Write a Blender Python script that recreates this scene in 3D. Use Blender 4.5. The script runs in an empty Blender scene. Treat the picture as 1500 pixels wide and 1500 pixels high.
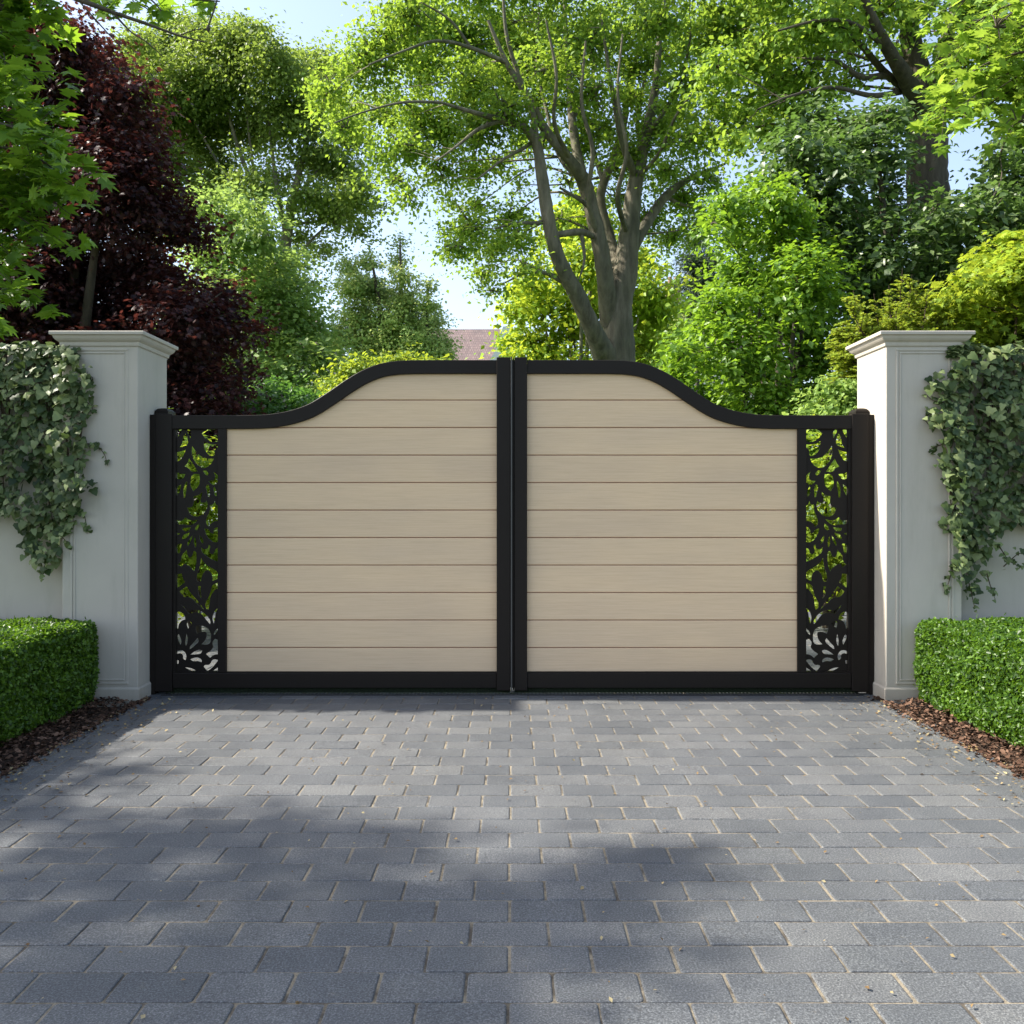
import bpy, bmesh, math, random
import numpy as np
from mathutils import Vector
random.seed(7)
RNG = np.random.default_rng(11)
SC = bpy.context.scene
COL = SC.collection
F, CX, HZ, CAMZ = 1300.0, 750.0, 735.0, 1.05      # focal length, principal column, horizon row, eye height

def at(px, py, Y):
    return np.array([(px-CX)*Y/F, Y, CAMZ-(py-HZ)*Y/F])

# ------------------------------------------------------------------ object helpers
def tag(o, label=None, cat=None, group=None, kind=None):
    if label: o['label'] = label
    if cat: o['category'] = cat
    if group: o['group'] = group
    if kind: o['kind'] = kind
    return o
def empty(name, loc, label, cat, group=None):
    o = bpy.data.objects.new(name, None); COL.objects.link(o)
    o.location = loc; o.empty_display_size = 0.1
    return tag(o, label, cat, group)
def link(name, me, mats, parent=None, smooth=False):
    if not isinstance(mats, (list, tuple)): mats = [mats]
    for m in mats: me.materials.append(m)
    if smooth: me.polygons.foreach_set('use_smooth', [True]*len(me.polygons))
    o = bpy.data.objects.new(name, me); COL.objects.link(o)
    if parent is not None:
        o.parent = parent
        o.location = -Vector(parent.location)   # meshes are written in world coordinates
    return o
def np_mesh(name, V, Fc, mat_idx=None):
    """V (n,3); Fc (m,k) faces all with k corners"""
    me = bpy.data.meshes.new(name)
    V = np.ascontiguousarray(V, dtype=np.float32); Fc = np.ascontiguousarray(Fc, dtype=np.int32)
    m, k = Fc.shape
    me.vertices.add(len(V)); me.vertices.foreach_set('co', V.ravel())
    me.loops.add(m*k); me.loops.foreach_set('vertex_index', Fc.ravel())
    me.polygons.add(m); me.polygons.foreach_set('loop_start', np.arange(0, m*k, k, dtype=np.int32))
    if mat_idx is not None: me.polygons.foreach_set('material_index', np.asarray(mat_idx, dtype=np.int32))
    me.update(calc_edges=True)
    return me
class MB:
    def __init__(s): s.bm = bmesh.new()
    def box(s, x0, x1, y0, y1, z0, z1, bev=0.0, seg=2, mi=0):
        r = bmesh.ops.create_cube(s.bm, size=1.0)
        vs = r['verts']
        for v in vs:
            v.co = Vector(((x0+x1)/2+v.co.x*(x1-x0), (y0+y1)/2+v.co.y*(y1-y0), (z0+z1)/2+v.co.z*(z1-z0)))
        es = list({e for v in vs for e in v.link_edges})
        fs = list({f for v in vs for f in v.link_faces})
        for f in fs: f.material_index = mi
        if bev > 0:
            bmesh.ops.bevel(s.bm, geom=es, offset=bev, segments=seg, profile=0.5, affect='EDGES')
        return s
    def loft(s, rings, close_top=True, close_bot=True, mi=0):
        L = [[s.bm.verts.new(p) for p in r] for r in rings]
        n = len(L[0])
        for a, b in zip(L[:-1], L[1:]):
            for i in range(n):
                f = s.bm.faces.new((a[i], a[(i+1) % n], b[(i+1) % n], b[i])); f.material_index = mi
        if close_bot: s.bm.faces.new(list(reversed(L[0]))).material_index = mi
        if close_top: s.bm.faces.new(L[-1]).material_index = mi
        return s
    def poly_prism(s, pts, y0, y1, mi=0, bev=0.0):
        """pts (x,z) outline, extruded between y0 and y1"""
        a = [s.bm.verts.new((p[0], y0, p[1])) for p in pts]
        b = [s.bm.verts.new((p[0], y1, p[1])) for p in pts]
        n = len(pts)
        fs = [s.bm.faces.new(a), s.bm.faces.new(list(reversed(b)))]
        for i in range(n): fs.append(s.bm.faces.new((a[i], b[i], b[(i+1) % n], a[(i+1) % n])))
        for f in fs: f.material_index = mi
        return s
    def build(s, name, mats, parent=None, smooth=False):
        bmesh.ops.recalc_face_normals(s.bm, faces=s.bm.faces)
        me = bpy.data.meshes.new(name); s.bm.to_mesh(me); s.bm.free()
        return link(name, me, mats, parent, smooth)

# ------------------------------------------------------------------ materials
def newmat(name):
    m = bpy.data.materials.new(name); m.use_nodes = True
    nt = m.node_tree; b = nt.nodes['Principled BSDF']
    return m, nt, b
def N(nt, t, **kw):
    n = nt.nodes.new(t)
    for k, v in kw.items(): setattr(n, k, v)
    return n
def ramp(nt, stops):
    r = N(nt, 'ShaderNodeValToRGB')
    e = r.color_ramp.elements
    while len(e) > 1: e.remove(e[-1])
    e[0].position = stops[0][0]; e[0].color = (*stops[0][1], 1)
    for p, c in stops[1:]:
        x = e.new(p); x.color = (*c, 1)
    return r
def noise(nt, scale, detail=6, rough=0.6, coords=None, vec_scale=None):
    n = N(nt, 'ShaderNodeTexNoise'); n.inputs['Scale'].default_value = scale
    n.inputs['Detail'].default_value = detail; n.inputs['Roughness'].default_value = rough
    tc = N(nt, 'ShaderNodeTexCoord'); src = tc.outputs['Object']
    if vec_scale:
        mp = N(nt, 'ShaderNodeMapping'); mp.inputs['Scale'].default_value = vec_scale
        nt.links.new(src, mp.inputs['Vector']); src = mp.outputs['Vector']
    nt.links.new(src, n.inputs['Vector'])
    return n
def bump(nt, b, hsock, strength=0.3, dist=0.01, prev=None):
    bp = N(nt, 'ShaderNodeBump'); bp.inputs['Strength'].default_value = strength
    bp.inputs['Distance'].default_value = dist
    nt.links.new(hsock, bp.inputs['Height'])
    if prev is not None: nt.links.new(prev.outputs['Normal'], bp.inputs['Normal'])
    nt.links.new(bp.outputs['Normal'], b.inputs['Normal'])
    return bp
def mixcol(nt, fac, a, b, mode='MIX'):
    m = N(nt, 'ShaderNodeMix', data_type='RGBA', blend_type=mode)
    for sock, v in ((m.inputs[0], fac), (m.inputs[6], a), (m.inputs[7], b)):
        if hasattr(v, 'links') or hasattr(v, 'is_linked'): nt.links.new(v, sock)
        elif isinstance(v, (int, float)): sock.default_value = v
        else: sock.default_value = (*v, 1)
    return m.outputs[2]

LEAFK = 1.6
def leaf_mat(name, c_dark, c_mid, c_light, transl, tf=0.4, rough=0.5, spec=0.35, patch=0.0):
    if name not in ('purple_leaf', 'ivy_leaf', 'bark_chip', 'dry_leaf'):
        c_dark, c_mid, c_light, transl = [tuple(min(.8, v*LEAFK) for v in c) for c in (c_dark, c_mid, c_light, tuple(v*1.2 for v in transl))]
    m, nt, b = newmat(name)
    g = N(nt, 'ShaderNodeNewGeometry')
    r = ramp(nt, [(0.0, c_dark), (0.5, c_mid), (1.0, c_light)])
    nt.links.new(g.outputs['Random Per Island'], r.inputs['Fac'])
    col = r.outputs['Color']
    if patch > 0:    # drifting tone across branches, as young and old growth differ
        n = noise(nt, patch, 2, 0.5)
        r2 = ramp(nt, [(0.35, (0.72, 0.74, 0.70)), (0.65, (1.15, 1.1, 1.0))])
        nt.links.new(n.outputs['Fac'], r2.inputs['Fac'])
        col = mixcol(nt, 1.0, col, r2.outputs['Color'], 'MULTIPLY')
    nt.links.new(col, b.inputs['Base Color'])
    b.inputs['Roughness'].default_value = rough
    b.inputs['Specular IOR Level'].default_value = spec
    t = N(nt, 'ShaderNodeBsdfTranslucent'); t.inputs['Color'].default_value = (*transl, 1)
    tm = mixcol(nt, 0.5, col, transl); nt.links.new(tm, t.inputs['Color'])
    mx = N(nt, 'ShaderNodeMixShader'); mx.inputs[0].default_value = tf
    nt.links.new(b.outputs[0], mx.inputs[1]); nt.links.new(t.outputs[0], mx.inputs[2])
    nt.links.new(mx.outputs[0], nt.nodes['Material Output'].inputs['Surface'])
    return m
def bark_mat(name, c1, c2, sc=6.0):
    m, nt, b = newmat(name)
    n = noise(nt, sc, 8, 0.65, vec_scale=(3, 3, 0.6))
    r = ramp(nt, [(0.3, c1), (0.7, c2)]); nt.links.new(n.outputs['Fac'], r.inputs['Fac'])
    n2 = noise(nt, 1.2, 4, 0.6)
    r2 = ramp(nt, [(0.4, (0.75, 0.8, 0.7)), (0.65, (1.1, 1.08, 1.0))]); nt.links.new(n2.outputs['Fac'], r2.inputs['Fac'])
    nt.links.new(mixcol(nt, 1.0, r.outputs['Color'], r2.outputs['Color'], 'MULTIPLY'), b.inputs['Base Color'])
    b.inputs['Roughness'].default_value = 0.9
    bump(nt, b, n.outputs['Fac'], 0.9, 0.05)
    return m

def metal_black():
    m, nt, b = newmat('black_powder_coat')
    b.inputs['Base Color'].default_value = (0.0165, 0.0130, 0.0108, 1)
    b.inputs['Roughness'].default_value = 0.42; b.inputs['Specular IOR Level'].default_value = 0.14
    n = noise(nt, 900, 2, 0.5); bump(nt, b, n.outputs['Fac'], 0.06, 0.001)
    n2 = noise(nt, 3, 4, 0.6)
    r = ramp(nt, [(0.35, (0.38,)*3), (0.7, (0.5,)*3)]); nt.links.new(n2.outputs['Fac'], r.inputs['Fac'])
    nt.links.new(r.outputs['Color'], b.inputs['Roughness'])
    return m
def board_mat():
    m, nt, b = newmat('beige_composite_board')
    n = noise(nt, 10, 8, 0.7, vec_scale=(0.6, 1, 26))
    r = ramp(nt, [(0.25, (0.60, 0.43, 0.268)), (0.5, (0.69, 0.505, 0.322)), (0.8, (0.76, 0.57, 0.375))])
    nt.links.new(n.outputs['Fac'], r.inputs['Fac'])
    n2 = noise(nt, 1.6, 3, 0.5, vec_scale=(1, 1, 3))
    r2 = ramp(nt, [(0.3, (0.94, 0.94, 0.95)), (0.7, (1.04, 1.03, 1.0))]); nt.links.new(n2.outputs['Fac'], r2.inputs['Fac'])
    nt.links.new(mixcol(nt, 1.0, r.outputs['Color'], r2.outputs['Color'], 'MULTIPLY'), b.inputs['Base Color'])
    gi = N(nt, 'ShaderNodeNewGeometry'); ri = ramp(nt, [(0, (0.955, 0.955, 0.96)), (1, (1.03, 1.03, 1.02))]); nt.links.new(gi.outputs['Random Per Island'], ri.inputs['Fac'])
    src = b.inputs['Base Color'].links[0].from_socket
    nt.links.new(mixcol(nt, 1.0, src, ri.outputs['Color'], 'MULTIPLY'), b.inputs['Base Color'])
    b.inputs['Roughness'].default_value = 0.62
    bump(nt, b, n.outputs['Fac'], 0.35, 0.002)
    return m
def render_mat(name, base=(0.47, 0.432, 0.368)):
    m, nt, b = newmat(name)
    n = noise(nt, 2.2, 6, 0.6)
    r = ramp(nt, [(0.3, tuple(c*0.93 for c in base)), (0.7, tuple(c*1.04 for c in base))])
    nt.links.new(n.outputs['Fac'], r.inputs['Fac'])
    st = noise(nt, 5, 5, 0.7, vec_scale=(2.5, 2.5, 0.35))         # faint rain runs
    r2 = ramp(nt, [(0.52, (1, 1, 1)), (0.72, (0.90, 0.905, 0.89))]); nt.links.new(st.outputs['Fac'], r2.inputs['Fac'])
    c = mixcol(nt, 1.0, r.outputs['Color'], r2.outputs['Color'], 'MULTIPLY')
    # splashed dirt near the ground
    tc = N(nt, 'ShaderNodeTexCoord'); sx = N(nt, 'ShaderNodeSeparateXYZ')
    g = N(nt, 'ShaderNodeNewGeometry'); nt.links.new(g.outputs['Position'], sx.inputs[0])
    mr = N(nt, 'ShaderNodeMapRange'); mr.inputs[1].default_value = 0.0; mr.inputs[2].default_value = 0.10
    mr.inputs[3].default_value = 0.55; mr.inputs[4].default_value = 0.0
    nt.links.new(sx.outputs['Z'], mr.inputs[0])
    nd = noise(nt, 18, 5, 0.7); mu = N(nt, 'ShaderNodeMath', operation='MULTIPLY')
    nt.links.new(mr.outputs[0], mu.inputs[0]); nt.links.new(nd.outputs['Fac'], mu.inputs[1])
    c = mixcol(nt, mu.outputs[0], c, (0.16, 0.13, 0.09))
    nt.links.new(c, b.inputs['Base Color'])
    b.inputs['Roughness'].default_value = 0.85; b.inputs['Specular IOR Level'].default_value = 0.25
    f = noise(nt, 160, 4, 0.6); bp = bump(nt, b, f.outputs['Fac'], 0.18, 0.002)
    f2 = noise(nt, 6, 3, 0.5); bump(nt, b, f2.outputs['Fac'], 0.25, 0.01, bp)
    return m
def block_mat():
    m, nt, b = newmat('grey_concrete_block')
    g = N(nt, 'ShaderNodeNewGeometry')
    r = ramp(nt, [(0.0, (0.076, 0.083, 0.092)), (0.35, (0.088, 0.095, 0.103)), (0.7, (0.099, 0.105, 0.112)), (1.0, (0.117, 0.122, 0.126))])
    nt.links.new(g.outputs['Random Per Island'], r.inputs['Fac'])
    n = noise(nt, 210, 3, 0.75)
    r2 = ramp(nt, [(0.33, (0.45, 0.45, 0.46)), (0.52, (1.0, 1.0, 1.0)), (0.66, (2.0, 2.0, 1.95))]); nt.links.new(n.outputs['Fac'], r2.inputs['Fac'])
    c = mixcol(nt, 1.0, r.outputs['Color'], r2.outputs['Color'], 'MULTIPLY')
    n3 = noise(nt, 7, 6, 0.65)
    r3 = ramp(nt, [(0.3, (0.86, 0.86, 0.87)), (0.7, (1.12, 1.11, 1.08))]); nt.links.new(n3.outputs['Fac'], r3.inputs['Fac'])
    c = mixcol(nt, 1.0, c, r3.outputs['Color'], 'MULTIPLY')
    n4 = noise(nt, 22, 6, 0.75)      # sand dusted over the blocks
    r4 = ramp(nt, [(0.60, (0, 0, 0)), (0.82, (0.35, 0.35, 0.35))]); nt.links.new(n4.outputs['Fac'], r4.inputs['Fac'])
    c = mixcol(nt, r4.outputs['Color'], c, (0.30, 0.255, 0.18))
    n5 = noise(nt, 0.9, 5, 0.6, vec_scale=(1.6, .7, 1)); r5 = ramp(nt, [(0.35, (0.86, 0.86, 0.85)), (0.62, (1.08, 1.07, 1.06))]); nt.links.new(n5.outputs['Fac'], r5.inputs['Fac'])
    c = mixcol(nt, 1.0, c, r5.outputs['Color'], 'MULTIPLY')
    nt.links.new(c, b.inputs['Base Color'])
    b.inputs['Roughness'].default_value = 0.60; b.inputs['Specular IOR Level'].default_value = 0.5
    bump(nt, b, n.outputs['Fac'], 0.5, 0.002)
    return m
def simple_mat(name, c1, c2, sc, rough=0.9, bs=0.5, bd=0.01, detail=6):
    m, nt, b = newmat(name)
    n = noise(nt, sc, detail, 0.65)
    r = ramp(nt, [(0.3, c1), (0.7, c2)]); nt.links.new(n.outputs['Fac'], r.inputs['Fac'])
    nt.links.new(r.outputs['Color'], b.inputs['Base Color'])
    b.inputs['Roughness'].default_value = rough
    bump(nt, b, n.outputs['Fac'], bs, bd)
    return m

def sand_mat():
    m, nt, b = newmat('joint_sand')
    n = noise(nt, 260, 6, 0.65); r = ramp(nt, [(0.3, (0.165, 0.14, 0.098)), (0.7, (0.31, 0.265, 0.19))]); nt.links.new(n.outputs['Fac'], r.inputs['Fac'])
    n2 = noise(nt, 9, 5, 0.7); r2 = ramp(nt, [(0.40, (0.30, 0.30, 0.32)), (0.56, (1, 1, 1))]); nt.links.new(n2.outputs['Fac'], r2.inputs['Fac'])
    nt.links.new(mixcol(nt, 1.0, r.outputs['Color'], r2.outputs['Color'], 'MULTIPLY'), b.inputs['Base Color'])
    b.inputs['Roughness'].default_value = 0.95; bump(nt, b, n.outputs['Fac'], 0.8, 0.004)
    return m
M = dict(
    metal=metal_black(), board=board_mat(), render=render_mat('grey_render'), block=block_mat(),
    strip=simple_mat('painted_highlight_grey', (0.055, 0.053, 0.05), (0.065, 0.062, 0.06), 20, 0.4, 0.05, 0.001),  # lighter grey paints the highlight on the centre rib into its colour
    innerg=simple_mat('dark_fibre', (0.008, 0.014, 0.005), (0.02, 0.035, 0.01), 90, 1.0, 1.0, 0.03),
    groove=simple_mat('brown_groove', (0.26, 0.12, 0.08), (0.32, 0.16, 0.11), 30),
    sand=sand_mat(),
    soil=simple_mat('dark_soil', (0.035, 0.022, 0.014), (0.10, 0.06, 0.038), 60, 0.95, 1.0, 0.02),
    grass=simple_mat('lawn_ground', (0.035, 0.07, 0.014), (0.07, 0.14, 0.025), 40, 0.95, 0.8, 0.03),
    shade_strip=simple_mat('shade_strip_dark', (0.012, 0.012, 0.013), (0.03, 0.03, 0.032), 60, 0.6, 0.2, 0.002),  # near black, paints the band of shade under the gate
    wall_h=simple_mat('house_plaster', (0.62, 0.58, 0.52), (0.72, 0.69, 0.63), 3, 0.9, 0.2, 0.01),
    glass=simple_mat('dark_window_glass', (0.02, 0.025, 0.03), (0.04, 0.045, 0.05), 2, 0.08, 0.0, 0.001),
    white=simple_mat('white_paint', (0.74, 0.73, 0.70), (0.80, 0.79, 0.77), 4, 0.6, 0.1, 0.01),
    brick=simple_mat('brown_brick', (0.20, 0.12, 0.08), (0.32, 0.21, 0.15), 9, 0.9, 0.4, 0.02),
    bark_main=bark_mat('grey_brown_bark', (0.07, 0.06, 0.043), (0.25, 0.22, 0.17), 3.0),
    bark_dark=bark_mat('dark_bark', (0.03, 0.024, 0.018), (0.12, 0.095, 0.07), 3.0),
    bark_pale=bark_mat('pale_bark', (0.12, 0.11, 0.09), (0.26, 0.24, 0.19), 2.0),
    twig=bark_mat('brown_twig', (0.05, 0.032, 0.02), (0.13, 0.09, 0.055), 20.0),
)
def tile_mat():
    m, nt, b = newmat('clay_roof_tiles')
    br = N(nt, 'ShaderNodeTexBrick'); tc = N(nt, 'ShaderNodeTexCoord'); sp = N(nt, 'ShaderNodeSeparateXYZ'); cb = N(nt, 'ShaderNodeCombineXYZ')
    nt.links.new(tc.outputs['Object'], sp.inputs[0]); nt.links.new(sp.outputs['X'], cb.inputs['X']); nt.links.new(sp.outputs['Z'], cb.inputs['Y'])
    nt.links.new(cb.outputs[0], br.inputs['Vector'])
    br.inputs['Scale'].default_value = 3.2; br.inputs['Color1'].default_value = (0.145, 0.105, 0.105, 1)
    br.inputs['Color2'].default_value = (0.19, 0.145, 0.14, 1); br.inputs['Mortar'].default_value = (0.10, 0.08, 0.08, 1)
    br.inputs['Mortar Size'].default_value = 0.035; br.inputs['Brick Width'].default_value = 0.35; br.inputs['Row Height'].default_value = 0.5
    n = noise(nt, 1.5, 6, 0.7); r = ramp(nt, [(0.3, (0.7, 0.72, 0.72)), (0.7, (1.25, 1.15, 1.1))]); nt.links.new(n.outputs['Fac'], r.inputs['Fac'])
    nt.links.new(mixcol(nt, 1.0, br.outputs['Color'], r.outputs['Color'], 'MULTIPLY'), b.inputs['Base Color'])
    b.inputs['Roughness'].default_value = 0.85
    bump(nt, b, br.outputs['Fac'], 0.5, 0.03)
    return m
M['tile'] = tile_mat()
L = dict(
    maple=leaf_mat('maple_leaf', (0.035, 0.075, 0.010), (0.068, 0.132, 0.016), (0.115, 0.195, 0.022), (0.26, 0.46, 0.02), 0.42, 0.42, 0.4),
    purple=leaf_mat('purple_leaf', (0.014, 0.009, 0.013), (0.034, 0.016, 0.022), (0.095, 0.034, 0.032), (0.24, 0.055, 0.035), 0.30, 0.5, 0.3, 0.6),
    tall=leaf_mat('mid_green_leaf', (0.05, 0.085, 0.018), (0.08, 0.125, 0.026), (0.12, 0.165, 0.035), (0.27, 0.36, 0.05), 0.45, 0.5, 0.3, 0.25),
    light=leaf_mat('fresh_green_leaf', (0.06, 0.115, 0.03), (0.10, 0.17, 0.042), (0.16, 0.24, 0.065), (0.31, 0.46, 0.08), 0.42, 0.5, 0.3, 0.5),
    lime=leaf_mat('lime_green_leaf', (0.08, 0.16, 0.012), (0.13, 0.235, 0.02), (0.19, 0.30, 0.032), (0.40, 0.66, 0.03), 0.48, 0.5, 0.3, 0.5),
    main=leaf_mat('main_tree_leaf', (0.045, 0.095, 0.014), (0.082, 0.158, 0.020), (0.135, 0.23, 0.03), (0.31, 0.56, 0.04), 0.48, 0.5, 0.3, 0.45),
    shrub=leaf_mat('dark_green_leaf', (0.025, 0.06, 0.014), (0.05, 0.11, 0.022), (0.085, 0.17, 0.035), (0.15, 0.32, 0.04), 0.35, 0.4, 0.4, 0.8),
    conif=leaf_mat('conifer_needle', (0.10, 0.175, 0.05), (0.155, 0.25, 0.075), (0.22, 0.32, 0.105), (0.50, 0.62, 0.14), 0.56, 0.55, 0.25, 0.3),
    darkc=leaf_mat('dark_conifer_needle', (0.02, 0.035, 0.02), (0.035, 0.055, 0.03), (0.06, 0.08, 0.04), (0.05, 0.09, 0.03), 0.2, 0.55, 0.25),
    everg=leaf_mat('glossy_evergreen_leaf', (0.026, 0.050, 0.016), (0.055, 0.092, 0.030), (0.11, 0.15, 0.06), (0.16, 0.30, 0.04), 0.28, 0.42, 0.5, 0.7),
    yew=leaf_mat('yew_needle', (0.09, 0.135, 0.014), (0.15, 0.205, 0.02), (0.22, 0.28, 0.03), (0.40, 0.52, 0.03), 0.42, 0.5, 0.3),
    yellow=leaf_mat('yellow_green_leaf', (0.075, 0.13, 0.015), (0.125, 0.20, 0.02), (0.19, 0.27, 0.03), (0.38, 0.60, 0.03), 0.42, 0.5, 0.3, 0.9),
    box=leaf_mat('box_hedge_leaf', (0.014, 0.036, 0.006), (0.034, 0.078, 0.009), (0.075, 0.145, 0.016), (0.15, 0.28, 0.012), 0.32, 0.42, 0.35, 2.5),
    ivy=leaf_mat('ivy_leaf', (0.024, 0.048, 0.015), (0.078, 0.122, 0.042), (0.25, 0.31, 0.14), (0.14, 0.22, 0.04), 0.22, 0.45, 0.3, 3.0),
    litter=leaf_mat('dry_leaf', (0.10, 0.06, 0.03), (0.22, 0.15, 0.07), (0.42, 0.36, 0.20), (0.2, 0.12, 0.04), 0.15, 0.7, 0.2),
    chip=leaf_mat('bark_chip', (0.02, 0.012, 0.008), (0.07, 0.036, 0.022), (0.20, 0.12, 0.08), (0.1, 0.05, 0.02), 0.0, 0.85, 0.2),
    blade=leaf_mat('grass_blade', (0.05, 0.10, 0.015), (0.08, 0.16, 0.022), (0.12, 0.22, 0.03), (0.2, 0.4, 0.03), 0.4, 0.5, 0.3),
)

# ------------------------------------------------------------------ leaf templates (x across, y along, z up)
T_OVAL = (np.array([[0, 0, 0], [-.34, .42, .10], [0, 1, -.06], [.34, .42, .10]]), np.array([[0, 2, 1], [0, 3, 2]]))
T_NEEDLE = (np.array([[0, 0, 0], [-.10, .5, .03], [0, 1, -.02], [.10, .5, .03]]), np.array([[0, 2, 1], [0, 3, 2]]))
def fan(outline, zc=0.0):
    P = np.array([[0, .35, zc]] + [[x, y, z] for x, y, z in outline]); n = len(outline)
    return P, np.array([[0, 1+i, 1+(i+1) % n] for i in range(n)])
T_MAPLE = fan([(0, 0, 0), (.30, .05, -.02), (.22, .18, .03), (.58, .30, -.06), (.30, .42, .03), (.40, .72, -.05), (.12, .62, .03), (0, 1.0, -.10),
               (-.12, .62, .03), (-.40, .72, -.05), (-.30, .42, .03), (-.58, .30, -.06), (-.22, .18, .03), (-.30, .05, -.02)], -0.03)
T_IVY = fan([(0, .04, -.02), (.28, -.06, -.02), (.50, .16, -.03), (.36, .40, .03), (.30, .62, .02), (0, 1.0, -.10), (-.30, .62, .02), (-.36, .40, .03),
             (-.50, .16, -.03), (-.28, -.06, -.02)], 0.05)
T_BOX = (np.array([[0, 0, 0], [-.30, .30, .07], [-.24, .75, .05], [0, 1, -.04], [.24, .75, .05], [.30, .30, .07]]),
         np.array([[0, 3, 2], [0, 2, 1], [0, 4, 3], [0, 5, 4]]))
def unit(a): return a/np.maximum(np.linalg.norm(a, axis=-1, keepdims=True), 1e-9)
def leaves_mesh(name, P, Nrm, Up, S, tmpl, wjit=0.2):
    """P centres, Nrm leaf normals, Up tip directions, S sizes"""
    TV, TF = tmpl; n, k = len(P), len(TV)
    z = unit(Nrm); y = unit(Up - (Up*z).sum(1, keepdims=True)*z); x = np.cross(y, z)
    w = S*(1+RNG.uniform(-wjit, wjit, n))
    V = (P[:, None, :] + x[:, None, :]*(TV[None, :, 0:1]*w[:, None, None]) + y[:, None, :]*((TV[None, :, 1:2]-0.3)*S[:, None, None])
         + z[:, None, :]*(TV[None, :, 2:3]*S[:, None, None]))
    Fc = (TF[None, :, :] + (np.arange(n)*k)[:, None, None]).reshape(-1, TF.shape[1])
    return np_mesh(name, V.reshape(-1, 3), Fc)

# ------------------------------------------------------------------ limbs
def catmull(P, n):
    P = np.asarray(P, float); out = []
    Q = np.vstack([2*P[0]-P[1], P, 2*P[-1]-P[-2]])
    for i in range(1, len(Q)-2):
        p0, p1, p2, p3 = Q[i-1:i+3]
        for t in np.linspace(0, 1, n, endpoint=False):
            out.append(0.5*((2*p1)+(-p0+p2)*t+(2*p0-5*p1+4*p2-p3)*t*t+(-p0+3*p1-3*p2+p3)*t**3))
    out.append(P[-1]); return np.array(out)
class Tubes:
    def __init__(s): s.V = []; s.F = []; s.n = 0
    def add(s, path, radii, sides=8, sub=5, lump=0.06):
        D = np.column_stack([np.asarray(path, float), np.asarray(radii, float)])
        C = catmull(D, sub) if len(D) > 2 or sub > 1 else D
        P = C[:, :3]; R = np.maximum(C[:, 3], 0.0015)
        T = unit(np.gradient(P, axis=0))
        ref = np.array([0.31, 0.94, 0.13]); a = unit(np.cross(T, ref)); b = np.cross(T, a)
        th = np.linspace(0, 2*math.pi, sides, endpoint=False)
        jit = 1+RNG.uniform(-lump, lump, (len(P), sides))
        ring = P[:, None, :] + (a[:, None, :]*np.cos(th)[None, :, None] + b[:, None, :]*np.sin(th)[None, :, None])*(R[:, None]*jit)[:, :, None]
        m = len(P); s.V.append(ring.reshape(-1, 3))
        i = np.arange(m-1)[:, None]*sides; j = np.arange(sides)[None, :]; j2 = (j+1) % sides
        s.F.append(np.stack([i+j, i+j2, i+sides+j2, i+sides+j], -1).reshape(-1, 4)+s.n)
        s.n += m*sides
        return P
    def build(s, name, mat, parent):
        return link(name, np_mesh(name, np.vstack(s.V), np.vstack(s.F)), mat, parent, smooth=True)

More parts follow.
